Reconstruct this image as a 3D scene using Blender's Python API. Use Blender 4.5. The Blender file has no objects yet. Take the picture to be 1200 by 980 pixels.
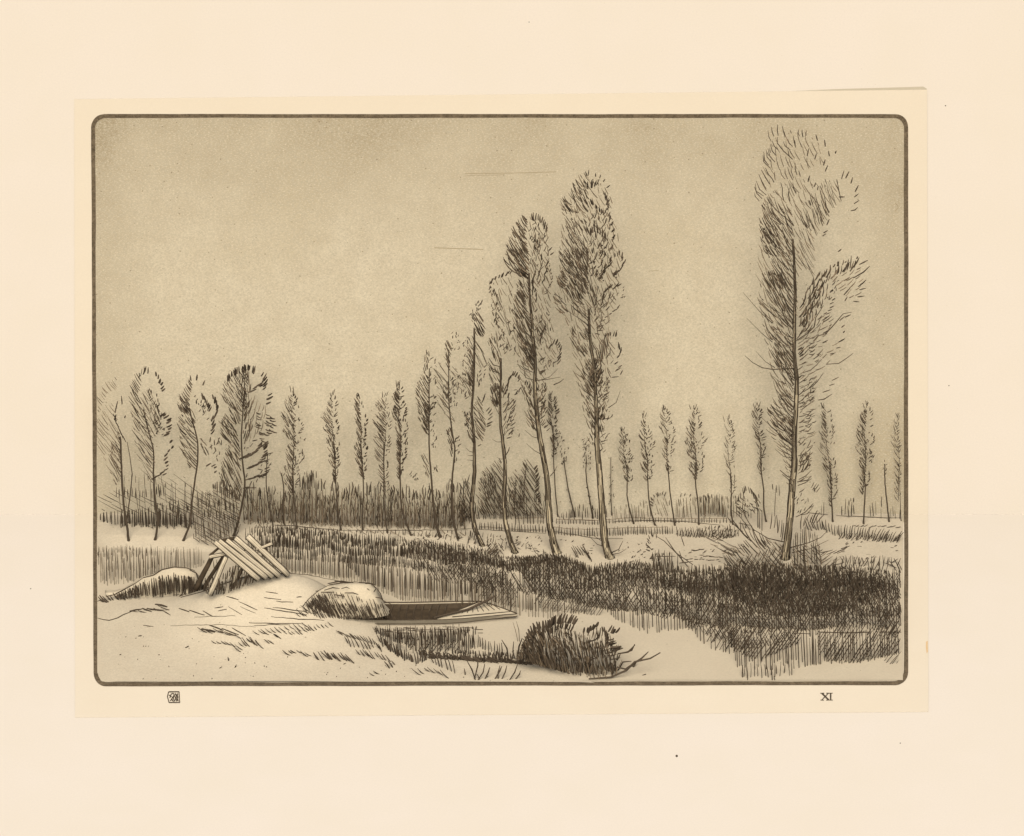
import bpy, math, random
import numpy as np
from mathutils import Vector
R = math.radians
random.seed(11)
scene = bpy.context.scene

# ---------------------------------------------------------------- camera
PITCH, DIST, S = R(30), 400.0, 26.0          # 26 picture pixels to the metre where the wall meets the floor
FW = Vector((0, math.cos(PITCH), -math.sin(PITCH)))
UP = Vector((0, math.sin(PITCH), math.cos(PITCH)))
FOLD = 603.0
CAM = UP * ((FOLD - 490) / S) - FW * DIST
cam_data = bpy.data.cameras.new('camera')
cam_data.sensor_width = 36
cam_data.lens = 36 * DIST / (1200 / S)
cam_data.clip_start = 1
cam_data.clip_end = 3000
cam = bpy.data.objects.new('camera', cam_data)
scene.collection.objects.link(cam)
cam.location = CAM
cam.rotation_euler = (math.pi / 2 - PITCH, 0, 0)
scene.camera = cam

# ---------------------------------------------------------------- light
SUN_EL, SUN_AZ = R(46.1), R(-4)                # from behind the viewer, a touch to the left
world = bpy.data.worlds.new('World')
scene.world = world
world.use_nodes = True
wn = world.node_tree
sky_tex = wn.nodes.new('ShaderNodeTexSky')
sky_tex.sky_type = 'NISHITA'
sky_tex.sun_disc = False
sky_tex.sun_elevation = SUN_EL
sky_tex.sun_rotation = math.pi - SUN_AZ
sky_tex.dust_density = 4.0
bg = wn.nodes['Background']
bg.inputs['Strength'].default_value = 0.06
wn.links.new(sky_tex.outputs[0], bg.inputs['Color'])
sun_data = bpy.data.lights.new('sun', 'SUN')
sun_data.energy = 2.6
sun_data.angle = R(38)                       # hazy sun, soft shadows
sun_data.color = (1.0, 0.975, 0.94)
sun = bpy.data.objects.new('sun', sun_data)
scene.collection.objects.link(sun)
sd = Vector((math.sin(SUN_AZ) * math.cos(SUN_EL), -math.cos(SUN_AZ) * math.cos(SUN_EL), math.sin(SUN_EL)))
sun.rotation_euler = sd.to_track_quat('Z', 'Y').to_euler()
vs = scene.view_settings
vs.view_transform = 'Standard'
vs.look = 'None'
vs.gamma = 1
vs.use_curve_mapping = False
vs.exposure = 0.43
scene.cycles.diffuse_bounces = 0               # no glow where the folded papers face each other
scene.cycles.glossy_bounces = 2

# ---------------------------------------------------------------- picking points in the place
def ray(px, py):
    return FW * DIST + Vector(((px - 600) / S, 0, 0)) - UP * ((py - 490) / S)
def on_z(px, py, z=0.0):
    d = ray(px, py); t = (z - CAM.z) / d.z
    return CAM + d * t
def on_y(px, py, y):
    d = ray(px, py); t = (y - CAM.y) / d.y
    return CAM + d * t

def profile(off):
    """the paper's side view: up the wall, sharply folded, out over the floor (y, z), pushed off by off"""
    return [(-off, 60.0), (-off, off), (-80.0, off)]
def on_sheet(px, py, off):
    d = ray(px, py)
    pr = profile(off)
    for (y0, z0), (y1, z1) in zip(pr, pr[1:]):
        ey, ez = y1 - y0, z1 - z0
        den = d.y * ez - d.z * ey
        if abs(den) < 1e-9: continue
        s = (d.y * (CAM.z - z0) - d.z * (CAM.y - y0)) / den
        if -1e-6 <= s <= 1 + 1e-6:
            t = ((y0 + s * ey - CAM.y) / d.y) if abs(d.y) > abs(d.z) else ((z0 + s * ez - CAM.z) / d.z)
            return CAM + d * t
    return CAM + d

def fold_row(off): return FOLD - off * S * (math.cos(PITCH) - math.sin(PITCH))
def interp(pts, x):
    return float(np.interp(x, [p[0] for p in pts], [p[1] for p in pts]))
def sstep(a, b, x):
    t = max(0.0, min(1.0, (x - a) / (b - a))); return t * t * (3 - 2 * t)

BANK_TOP = [(107, 632), (230, 637), (290, 622), (320, 618), (400, 626), (500, 634), (560, 640), (620, 650), (700, 660), (760, 667), (850, 664), (920, 658), (1000, 664), (1065, 668)]
WATER_LINE = [(107, 642), (230, 645), (320, 650), (400, 656), (500, 666), (600, 692), (650, 702), (700, 712), (760, 718), (830, 730), (900, 739), (1000, 741), (1065, 741)]
NEAR_BANK = [(107, 700), (150, 694), (200, 689), (300, 690), (400, 700), (430, 712), (446, 735), (480, 762), (540, 771), (600, 774), (640, 780), (680, 794), (700, 799), (740, 830), (1065, 850)]
WZ = 0.065
RISE = S * math.cos(PITCH)                    # picture pixels a metre of height takes
def height(fx, fy):
    """height of the land where the flat floor shows at picture pixel (fx, fy)"""
    top = interp(BANK_TOP, fx) + 5.4 - 7 * sstep(310, 240, fx)
    wl = interp(WATER_LINE, fx) + 2.2
    nb = interp(NEAR_BANK, fx) + 2.2
    field = 0.10 + 0.14 * sstep(606, max(628, top - 6), fy)
    far = field + (0.03 - field) * max(0.0, min(1.0, (fy - top) / (wl + 4 - top)))
    near = 0.15 * sstep(nb - 4, nb + 8, fy) + 0.05 * sstep(nb + 8, nb + 30, fy)
    near += 1.62 * math.exp(-abs((fx - 330) / (100 if fx < 330 else 66)) ** 3 - ((fy - 716) / (15 if fy < 716 else 46)) ** 2) * sstep(nb - 6, nb + 10, fy)
    near += 0.04 * math.sin(fx * .031 + 1.0) * math.sin(fy * .07) * sstep(nb + 6, nb + 30, fy)
    near *= .4 + .6 * max(0.0, min(1.0, (799.5 - fy) / 75))
    h = far + near
    edge = min((fx - 113) * .5, (1058.5 - fx) * .5)
    return 0.035 + max(0.0, h - 0.035) * max(0.0, min(1.0, edge / 12))
def land(px, py):
    """the point of the land that shows at picture pixel (px, py)"""
    fy = py + 60
    while fy > py - 1:
        if fy - RISE * height(px, fy) <= py: break
        fy -= 0.5
    h = height(px, fy)
    p = on_z(px, fy, 0.0)
    return Vector((p.x, p.y, h))

# ---------------------------------------------------------------- materials
def srgb(r, g, b):
    f = lambda c: (c / 255 / 12.92) if c / 255 <= .04045 else ((c / 255 + .055) / 1.055) ** 2.4
    return (f(r), f(g), f(b), 1)
def mat(name, a, b, scale=3.0, rough=.8, specks=None, detail=6, grain=0.0, spec=.2, stretch=None, speck_amount=.034, big=None, film=None):
    m = bpy.data.materials.new(name); m.use_nodes = True
    nt = m.node_tree; bs = nt.nodes['Principled BSDF']
    bs.inputs['Roughness'].default_value = rough
    bs.inputs['Specular IOR Level'].default_value = spec
    tc = nt.nodes.new('ShaderNodeTexCoord')
    co = tc.outputs['Object']
    if stretch:
        mp = nt.nodes.new('ShaderNodeMapping'); mp.inputs['Scale'].default_value = stretch
        nt.links.new(co, mp.inputs['Vector']); co = mp.outputs['Vector']
    def noise(sc, det, rg=.6):
        n = nt.nodes.new('ShaderNodeTexNoise'); n.inputs['Scale'].default_value = sc; n.inputs['Detail'].default_value = det
        n.inputs['Roughness'].default_value = rg
        nt.links.new(co, n.inputs['Vector']); return n.outputs['Fac']
    def mix(fac, c1, c2, f0=None, f1=None):
        mx = nt.nodes.new('ShaderNodeMix'); mx.data_type = 'RGBA'
        if f0 is not None:
            mr = nt.nodes.new('ShaderNodeMapRange'); mr.inputs['From Min'].default_value = f0; mr.inputs['From Max'].default_value = f1
            nt.links.new(fac, mr.inputs['Value']); fac = mr.outputs['Result']
        nt.links.new(fac, mx.inputs[0])
        for i, c in ((6, c1), (7, c2)):
            if isinstance(c, tuple): mx.inputs[i].default_value = c
            else: nt.links.new(c, mx.inputs[i])
        return mx.outputs[2]
    col = mix(noise(scale, detail), a, b, .3, .7)
    if big:
        col = mix(noise(.09, 2, .5), col, big, .52, .80)
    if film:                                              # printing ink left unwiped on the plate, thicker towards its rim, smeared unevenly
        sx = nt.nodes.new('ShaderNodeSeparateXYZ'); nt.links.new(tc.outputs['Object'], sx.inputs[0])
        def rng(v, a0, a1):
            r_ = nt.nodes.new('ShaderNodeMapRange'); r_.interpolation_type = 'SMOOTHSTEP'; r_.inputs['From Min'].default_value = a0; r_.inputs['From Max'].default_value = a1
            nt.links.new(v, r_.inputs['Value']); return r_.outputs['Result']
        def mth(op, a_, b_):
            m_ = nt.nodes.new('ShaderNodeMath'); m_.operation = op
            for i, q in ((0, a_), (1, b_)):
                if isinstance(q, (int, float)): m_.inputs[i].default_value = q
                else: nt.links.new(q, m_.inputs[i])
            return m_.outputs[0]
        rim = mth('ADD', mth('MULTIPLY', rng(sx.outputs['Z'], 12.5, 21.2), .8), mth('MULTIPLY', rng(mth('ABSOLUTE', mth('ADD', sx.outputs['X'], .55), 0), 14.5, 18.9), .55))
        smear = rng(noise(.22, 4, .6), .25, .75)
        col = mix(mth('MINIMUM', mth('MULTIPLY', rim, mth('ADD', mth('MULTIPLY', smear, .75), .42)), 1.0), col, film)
    if grain:
        dark = tuple(c * (1 - grain) for c in a[:3]) + (1,)
        col = mix(noise(11, 3, .85), col, dark, .40, .68)
        lite = tuple(min(.9, c * (1 + grain * .40)) for c in a[:3]) + (1,)
        mp = nt.nodes.new('ShaderNodeMapping'); mp.inputs['Location'].default_value = (7, 3, 5); mp.inputs['Scale'].default_value = (.7, 1.6, 1.6)
        nt.links.new(tc.outputs['Object'], mp.inputs['Vector']); n2 = nt.nodes.new('ShaderNodeTexNoise'); n2.inputs['Scale'].default_value = 14; n2.inputs['Detail'].default_value = 3
        n2.inputs['Roughness'].default_value = .85; nt.links.new(mp.outputs['Vector'], n2.inputs['Vector'])
        col = mix(n2.outputs['Fac'], col, lite, .50, .74)
    if specks:
        v = nt.nodes.new('ShaderNodeTexVoronoi'); v.inputs['Scale'].default_value = 3.2
        nt.links.new(co, v.inputs['Vector'])
        hue = nt.nodes.new('ShaderNodeSeparateColor'); nt.links.new(v.outputs['Color'], hue.inputs[0])
        # each cell has a fleck of its own size, most of them none
        ml = nt.nodes.new('ShaderNodeMath'); ml.operation = 'MULTIPLY'
        nt.links.new(hue.outputs[0], ml.inputs[0]); nt.links.new(hue.outputs[1], ml.inputs[1])
        m2 = nt.nodes.new('ShaderNodeMath'); m2.operation = 'MULTIPLY'; m2.inputs[1].default_value = speck_amount * 4
        nt.links.new(ml.outputs[0], m2.inputs[0])
        lt = nt.nodes.new('ShaderNodeMath'); lt.operation = 'LESS_THAN'
        nt.links.new(v.outputs['Distance'], lt.inputs[0]); nt.links.new(m2.outputs[0], lt.inputs[1])
        f = nt.nodes.new('ShaderNodeMath'); f.operation = 'MULTIPLY'; f.inputs[1].default_value = .55
        nt.links.new(lt.outputs[0], f.inputs[0])
        col = mix(f.outputs[0], col, specks)
    nt.links.new(col, bs.inputs['Base Color'])
    return m
INK = srgb(66, 55, 42)
M_ink = mat('dark_ink_twigs', srgb(76, 65, 51), srgb(88, 75, 59), 2.0, spec=.1)
M_soft = mat('brown_ink_twigs', srgb(112, 96, 74), srgb(128, 110, 86), 2.0, spec=.1)
M_mount = mat('mount_paper', srgb(235, 221, 200), srgb(232, 218, 194), .25, .9, detail=3, grain=.05, specks=srgb(190, 165, 130), speck_amount=.012, spec=.1)
M_sheet = mat('print_paper', srgb(234, 218, 190), srgb(230, 213, 184), .3, .9, detail=3, grain=.04, spec=.1)
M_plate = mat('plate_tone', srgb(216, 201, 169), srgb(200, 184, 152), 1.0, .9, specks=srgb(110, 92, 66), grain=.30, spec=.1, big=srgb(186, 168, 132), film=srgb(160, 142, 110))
M_land = mat('pale_turf', srgb(210, 194, 164), srgb(202, 185, 155), 1.2, .9, specks=srgb(96, 80, 58), grain=.2, spec=.1)
M_water = mat('pale_river', srgb(208, 192, 162), srgb(201, 184, 155), .8, .35, specks=srgb(120, 100, 72), grain=.12, spec=.25)
M_border = mat('plate_border_ink', srgb(100, 86, 66), srgb(140, 122, 96), 2.6, .85, detail=8, grain=.45, spec=.1)
M_wood = mat('weathered_pale_wood', srgb(215, 198, 166), srgb(197, 180, 148), 3.0, .85, grain=.15, spec=.1)
M_bark = mat('poplar_bark', srgb(204, 186, 150), srgb(178, 160, 126), 5.0, .9, grain=.2, spec=.1)
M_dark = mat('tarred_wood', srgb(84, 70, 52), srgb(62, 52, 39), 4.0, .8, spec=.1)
M_straw = mat('pale_straw', srgb(215, 198, 166), srgb(201, 184, 152), 3.0, .9, grain=.2, spec=.1)
M_scratch = mat('faint_plate_scratch', srgb(158, 140, 108), srgb(176, 158, 124), 4.0, .9, spec=.1)
M_fox = mat('foxing_stain', srgb(222, 184, 132), srgb(226, 194, 148), 3.0, .9, spec=.1)

# ---------------------------------------------------------------- mesh and stroke helpers
class MB:
    def __init__(self): self.v, self.f, self.m = [], [], []
    def poly(self, pts, mi=0):
        i = len(self.v); self.v += [Vector(p) for p in pts]; self.f.append(tuple(range(i, i + len(pts)))); self.m.append(mi)
    def tube(self, pts, rad, sides=3, mi=0, spin=0.0):
        n = len(pts); i0 = len(self.v)
        a = None
        for k in range(n):
            t = (pts[min(k + 1, n - 1)] - pts[max(k - 1, 0)])
            if t.length < 1e-9: t = Vector((0, 0, 1))
            t.normalize()
            ref = Vector((0, -1, 0)) if abs(t.y) < .9 else Vector((0, 0, 1))
            u = t.cross(ref).normalized(); w = t.cross(u)
            for s in range(sides):
                an = spin + 2 * math.pi * s / sides
                self.v.append(pts[k] + (u * math.cos(an) + w * math.sin(an)) * rad[k])
        for k in range(n - 1):
            for s in range(sides):
                a0 = i0 + k * sides + s; a1 = i0 + k * sides + (s + 1) % sides
                self.f.append((a0, a1, a1 + sides, a0 + sides)); self.m.append(mi)
        self.f.append(tuple(i0 + s for s in range(sides))[::-1]); self.m.append(mi)
        self.f.append(tuple(i0 + (n - 1) * sides + s for s in range(sides))); self.m.append(mi)
    def build(self, name, mats, parent=None, origin=None, smooth=False):
        o0 = Vector(origin) if origin is not None else (parent_world(parent) if parent else Vector((0, 0, 0)))
        me = bpy.data.meshes.new(name)
        me.from_pydata([tuple(p - o0) for p in self.v], [], self.f)
        for mm in (mats if isinstance(mats, (list, tuple)) else [mats]): me.materials.append(mm)
        me.polygons.foreach_set('material_index', self.m)
        if smooth: me.polygons.foreach_set('use_smooth', [True] * len(self.f))
        me.update()
        o = bpy.data.objects.new(name, me)
        scene.collection.objects.link(o)
        if parent: o.parent = parent; o.location = o0 - parent_world(parent)
        else: o.location = o0
        return o
def parent_world(p):
    w = Vector(p.location)
    while p.parent: p = p.parent; w += Vector(p.location)
    return w
def tag(o, label=None, cat=None, group=None, kind=None):
    if label: o['label'] = label
    if cat: o['category'] = cat
    if group: o['group'] = group
    if kind: o['kind'] = kind
    return o
def thing(name, loc, label, cat, group=None):
    o = bpy.data.objects.new(name, None); scene.collection.objects.link(o)
    o.empty_display_size = .3; o.location = loc
    return tag(o, label, cat, group)

def inside(poly, x, y):
    c = False; n = len(poly); j = n - 1
    for i in range(n):
        xi, yi = poly[i]; xj, yj = poly[j]
        if (yi > y) != (yj > y) and x < (xj - xi) * (y - yi) / (yj - yi) + xi: c = not c
        j = i
    return c
U = random.uniform
class Ink(MB):
    """strokes of growth (twigs, sprays, stems): each a tapered stem of its own somewhere within the depth of its plant.
    place(px, py) gives the stem's foot; the stem then rises in the upright plane through that foot."""
    dense, fill, curl, loose = 1.0, 0.0, 1.0, .7
    def __init__(self, y0=None, depth=0.0, foot=None, ymax=-.12):
        super().__init__(); self.y0, self.depth, self.foot, self.ymax = y0, depth, foot, ymax
    def stroke(self, pts, w=1.2, mi=0, depth=None, taper=(.75, 1.0, .45)):
        """pts in picture pixels, foot first"""
        if len(pts) == 2:
            pts = [pts[0], ((pts[0][0] + pts[1][0]) / 2, (pts[0][1] + pts[1][1]) / 2), pts[1]]
        dep = self.depth if depth is None else depth
        if self.foot:
            fp = self.foot(*pts[0]); y = fp.y
        else:
            y = self.y0 + U(-1, 1) * dep
        y = min(y, self.ymax)
        lean = U(-.25, .25) * dep
        n = len(pts); P = []
        for k, (a, b) in enumerate(pts):
            P.append(on_y(a, b, min(y + lean * k / (n - 1), self.ymax)))
        r = []
        for k in range(n):
            t = k / (n - 1)
            tp = (taper[0] + (taper[1] - taper[0]) * t * 2) if t < .5 else (taper[1] + (taper[2] - taper[1]) * (t - .5) * 2)
            r.append(max(.2, w * tp * .92) / S / 1.72)
        self.tube(P, r, 3, mi, U(0, 6))
    def curved(self, x, y, ang, ln, curve=0.0, w=1.2, mi=0, mid=False):
        """one stroke from foot (x, y) heading ang degrees (0 right, 90 up), bending by curve degrees"""
        n = 4 if ln > 9 else 3
        if mid:
            x -= math.cos(R(ang)) * ln / 2; y += math.sin(R(ang)) * ln / 2
        pts = [(x, y)]; a = ang - curve / 2
        for k in range(n):
            x += math.cos(R(a)) * ln / n; y -= math.sin(R(a)) * ln / n
            pts.append((x, y)); a += curve / n
        self.stroke(pts, w, mi)
    def h(self, poly, ang=118, gap=3.0, ln=18, curve=-14, w=1.2, mi=0, skip=.06, jit=6):
        """hatch an area with near parallel strokes"""
        ca, sa = math.cos(R(ang)), -math.sin(R(ang))
        px, py = -sa, ca
        ts = [x * px + y * py for x, y in poly]; ss = [x * ca + y * sa for x, y in poly]
        if self.fill and mi == 0:                         # paler finer sprays among the dark ones
            f_, self.fill = self.fill, 0.0
            self.h(poly, ang + U(4, 10), gap * f_, ln * .85, curve, w * .85, 1, skip, jit * 1.6); self.fill = f_
        gap *= self.dense; jit *= self.loose; curve *= self.curl
        t = min(ts) + gap * U(.2, .8)
        while t < max(ts):
            s = min(ss) + U(0, ln * .3)
            while s < max(ss):
                # find a run inside
                if not inside(poly, s * ca + t * px, s * sa + t * py):
                    s += 1.5; continue
                want = ln * U(.6, 1.25); e = s
                while e - s < want and inside(poly, (e + 1.5) * ca + t * px, (e + 1.5) * sa + t * py): e += 1.5
                if e - s > 2.5 and U(0, 1) > skip:
                    tt = t + U(-.3, .3) * gap
                    self.curved(s * ca + tt * px, s * sa + tt * py, ang + U(-jit, jit), (e - s) * U(.9, 1.12), curve * U(.4, 1.4), w * U(.7, 1.3), mi)
                s = e + U(.5, 4)
            t += gap * U(.7, 1.3)
        return self
    def t(self, line, gap=4, ang=70, ang1=None, ln=7, w=1.6, curve=10, mi=0, jit=8, off=.8):
        """short ticks along a line, the heading going from ang to ang1"""
        if ang1 is None: ang1 = ang
        L = [math.dist(a, b) for a, b in zip(line, line[1:])]; tot = sum(L); d = U(0, gap * .5)
        while d <= tot:
            k, r = 0, d
            while k < len(L) - 1 and r > L[k]: r -= L[k]; k += 1
            f = r / L[k] if L[k] else 0
            x = line[k][0] + (line[k + 1][0] - line[k][0]) * f; y = line[k][1] + (line[k + 1][1] - line[k][1]) * f
            a = ang + (ang1 - ang) * d / max(tot, 1e-6)
            self.curved(x + U(-off, off), y + U(-off, off), a + U(-jit, jit), ln * U(.7, 1.3), curve, w * U(.8, 1.3) * (1.2 if w > 1.45 else 1.0), mi, mid=True)
            d += gap * U(.7, 1.3)
        return self
    def d(self, poly, n, ln=2.4, w=1.4, ang=70, mi=0):
        """flecks (single leaves) scattered in an area"""
        xs = [p[0] for p in poly]; ys = [p[1] for p in poly]; k = 0; tries = 0
        while k < n and tries < n * 40:
            tries += 1
            x, y = U(min(xs), max(xs)), U(min(ys), max(ys))
            if inside(poly, x, y):
                self.curved(x, y, ang + U(-40, 40), ln * U(.6, 1.6), 0, w * U(.7, 1.2), mi, mid=True); k += 1
        return self
    def s(self, lines, w=1.2, mi=0):
        for l in lines: self.stroke(list(l), w * U(.85, 1.15), mi)
        return self

# ================================================================ the mount, the sheet, the printed plate
def sheet_grid(xs, ys, fn, mb=None):
    mb = mb or MB(); i0 = len(mb.v)
    for y in ys:
        for x in xs: mb.v.append(fn(x, y))
    nx = len(xs)
    for j in range(len(ys) - 1):
        for i in range(nx - 1):
            a = i0 + j * nx + i
            mb.f.append((a, a + nx, a + nx + 1, a + 1)); mb.m.append(0)
    return mb
fold_ys = [598, 603.0, 608]
mount = sheet_grid([-220 + 40 * k for k in range(42)], sorted(set([-180, 0, 200, 400, 560] + fold_ys + [660, 760, 860, 980, 1140])), lambda x, y: on_sheet(x, y, 0.0)).build('mount_sheet', M_mount)
tag(mount, 'large cream mounting paper filling the margins around the print', 'mounting paper')
sol = mount.modifiers.new('thickness', 'SOLIDIFY'); sol.thickness = .12; sol.offset = -1
def sheet_pt(u, v, off):
    yt, yb = 116.5 - 11 * u, 840.5 - 6.5 * u
    fold = fold_row(off)                         # the row that lies in the fold
    y = yt + (fold - yt) * v if v <= 1 else fold + (yb - fold) * (v - 1)
    f = (y - 110) / 725
    xl, xr = 87 + f, 1086.5 + 1.5 * f
    return on_sheet(xl + (xr - xl) * u, y, off)
us = [k / 40 for k in range(41)]
vv = [k / 20 for k in range(41)]
sh = sheet_grid(us, vv, lambda u, v: sheet_pt(u, v, .03))
sheet = sh.build('print_sheet', M_sheet)
tag(sheet, 'warm buff paper sheet carrying the print, pasted on the cream mount', 'paper sheet')
sol = sheet.modifiers.new('thickness', 'SOLIDIFY'); sol.thickness = .024; sol.offset = -1

def rrect(x0, y0, x1, y1, r, wob, sd):
    """rounded rectangle of a fixed number of points, its line wandering a little"""
    rnd = random.Random(sd); pts = []
    def line(a, b, n):
        for q in range(n): pts.append((a[0] + (b[0] - a[0]) * q / n, a[1] + (b[1] - a[1]) * q / n))
    def arc(cx, cy, a0):
        for q in range(9):
            a = R(a0 + 90 * q / 8); pts.append((cx + r * math.cos(a), cy + r * math.sin(a)))
    fr = fold_row(.052)
    arc(x0 + r, y0 + r, 180); line((x0 + r, y0), (x1 - r, y0), 90); arc(x1 - r, y0 + r, 270)
    line((x1, y0 + r), (x1, fr), 45); line((x1, fr), (x1, y1 - r), 20); arc(x1 - r, y1 - r, 0)
    line((x1 - r, y1), (x0 + r, y1), 90); arc(x0 + r, y1 - r, 90); line((x0, y1 - r), (x0, fr), 20); line((x0, fr), (x0, y0 + r), 45)
    p1, p2, p3 = rnd.uniform(0, 6), rnd.uniform(0, 6), rnd.uniform(0, 6); out = []
    for q, (x, y) in enumerate(pts):
        w = wob * (math.sin(q * .21 + p1) + .7 * math.sin(q * .53 + p2) + .5 * math.sin(q * 1.3 + p3)); onfold = abs(y - fr) < .01
        x += 3.0 * (y - y0) / (y1 - y0) * max(0, 1 - (x - x0) / 60)
        y += -1.5 * (x - x0) / (x1 - x0) * (y > (y0 + y1) / 2 and not onfold)
        out.append((x + w, y if onfold else y + w))
    return out
outer = rrect(106.8, 133.8, 1064.3, 804.3, 15, .12, 1)
inner = rrect(111.4, 138.2, 1059.4, 799.8, 12, .20, 2)
mb = MB(); n = len(outer)
io = [on_sheet(x, y, .052) for x, y in outer]; ii = [on_sheet(x, y, .052) for x, y in inner]
for k in range(n):
    j = (k + 1) % n
    mb.v += [io[k], io[j], ii[j], ii[k]]
    b = len(mb.v) - 4; mb.f.append((b, b + 3, b + 2, b + 1)); mb.m.append(0)
pb = mb.build('plate_border', M_border, sheet)
# the toned sky inside the border, up the wall
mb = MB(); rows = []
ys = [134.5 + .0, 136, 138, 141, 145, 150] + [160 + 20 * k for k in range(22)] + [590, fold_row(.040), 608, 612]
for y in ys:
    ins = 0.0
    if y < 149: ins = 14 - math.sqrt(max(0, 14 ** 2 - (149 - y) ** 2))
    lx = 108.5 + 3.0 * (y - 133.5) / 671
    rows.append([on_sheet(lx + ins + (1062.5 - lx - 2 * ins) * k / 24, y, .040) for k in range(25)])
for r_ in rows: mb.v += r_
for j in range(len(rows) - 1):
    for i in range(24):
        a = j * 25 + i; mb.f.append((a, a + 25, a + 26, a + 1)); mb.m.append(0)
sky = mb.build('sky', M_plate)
tag(sky, 'even buff grey sky above the poplars', 'sky', kind='structure')
# numeral and seal on the sheet's lower margin
def flat_mark(mb, pts, off=.05): mb.poly([on_sheet(x, y, off) for x, y in pts][::-1])
def bar(mb, a, b, w, off=.05):
    dx, dy = b[0] - a[0], b[1] - a[1]; l = math.hypot(dx, dy); nx, ny = -dy / l * w / 2, dx / l * w / 2
    flat_mark(mb, [(a[0] + nx, a[1] + ny), (b[0] + nx, b[1] + ny), (b[0] - nx, b[1] - ny), (a[0] - nx, a[1] - ny)], off)
mb = MB()
bar(mb, (963.3, 812.6), (971.2, 820.4), 1.9, .050); bar(mb, (970.6, 812.6), (963.0, 820.4), 1.0, .052)
bar(mb, (973.4, 812.6), (973.4, 820.4), 1.7, .050)
for a, b in (((961.3, 812.4), (966.0, 812.4)), ((968.2, 812.4), (975.8, 812.4)), ((961.5, 820.5), (965.6, 820.5)), ((968.2, 820.5), (975.8, 820.5))): bar(mb, a, b, .8, .054)
mb.build('roman_numeral', M_ink, sheet)
mb = MB()
for a, b, w in (((197.6, 810.8), (210, 810.8), 1.3), ((197.8, 823.4), (210.8, 823.4), 1.1), ((197.6, 810.8), (196.2, 816.5), 1.1), ((196.2, 816.5), (198.2, 823.4), 1.1), ((209.8, 810.8), (210.6, 823.4), 1.0)):
    bar(mb, a, b, w, .050)
for k, pts in enumerate(([(199, 818), (200.5, 813.5), (203, 812.5), (204.5, 815), (202, 818), (199.5, 821.5)], [(202, 821.5), (201.5, 818), (204, 815), (206, 818), (204.5, 821.8), (202, 821.5)],
            [(205, 812.5), (206.5, 815.5), (206.8, 820.5)], [(208.4, 812.5), (207.8, 816), (208.8, 822)], [(206, 813), (209, 817.5)], [(198, 814.5), (201, 816.5)], [(206.5, 822), (208.5, 819)], [(203.2, 816.5), (203.6, 820.5)])):
    for a, b in zip(pts, pts[1:]): bar(mb, a, b, 1.1, .052 + .0006 * k)
mb.build('seal_stamp', M_ink, sheet)
mb = MB(); flat_mark(mb, [(1085.3, 752), (1087.2, 751), (1087.4, 764), (1086, 766), (1084.9, 758)], .036); mb.build('foxing_spot', M_fox, sheet)
mb = MB(); flat_mark(mb, [(905, 108), (980, 104.5), (1050, 102.6), (1082, 101.6), (1086, 104), (1086, 107), (905, 110)], .012)  # shadow along the sheet's upper right edge, put in as a tan sliver
ob = mb.build('edge_shadow', mat('edge_shadow_tone', srgb(196, 182, 154), srgb(204, 190, 162), .6, .9, spec=.1), sheet)
for pts, w in (([(545, 203.5), (600, 203), (652, 201.5)], .7), ([(509, 290.5), (540, 291.5), (566, 292.5)], .8), ([(1049, 238), (1052, 241), (1052.5, 244), (1049, 247)], .9), ([(760, 318), (772, 317)], .5), ([(545, 206), (590, 205)], .4)):
    mb = MB()
    for k, (a, b) in enumerate(zip(pts, pts[1:])): bar(mb, a, b, w, .046 + .0005 * k)
    mb.build('scratch_line', M_scratch, sheet)
for x, y, r_ in ((793, 886, 1.5), (1108, 124, .8), (1112, 452, .7), (1055, 871, .7), (36, 690, .7), (620, 26, .6)):
    mb = MB(); flat_mark(mb, [(x + r_ * math.cos(a * .9), y + r_ * math.sin(a * .9)) for a in range(7)], .004); mb.build('ink_fleck', M_ink, mount)

# ================================================================ land and water
xs = [113.0 + 945.5 * k / 300 for k in range(301)]
ys = [604 + 197.4 * k / 150 for k in range(151)]
mb = MB()
for y in ys:
    for x in xs:
        xx = x
        c = 801.4 - y
        if c < 13:                                        # rounded corners of the plate
            ins = 13 - math.sqrt(max(0, 169 - (13 - c) ** 2)); xx = 113 + ins + (x - 113) * (945.5 - 2 * ins) / 945.5
        p = on_z(xx, y, 0.0); mb.v.append(Vector((p.x, p.y, height(xx, y))))
for j in range(150):
    for i in range(300):
        a = j * 301 + i; mb.f.append((a, a + 301, a + 302, a + 1)); mb.m.append(0)
tag(mb.build('ground', M_land, smooth=True), 'pale meadow and river banks', 'ground', kind='structure')
mb = sheet_grid([114 + 944 * k / 60 for k in range(61)], [632 + 165 * k / 40 for k in range(41)], lambda x, y: on_z(x + (7 if y > 790 and x < 130 else 0), y, WZ))
tag(mb.build('river', M_water, smooth=True), 'still pale river between the two banks', 'water', kind='structure')

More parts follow.
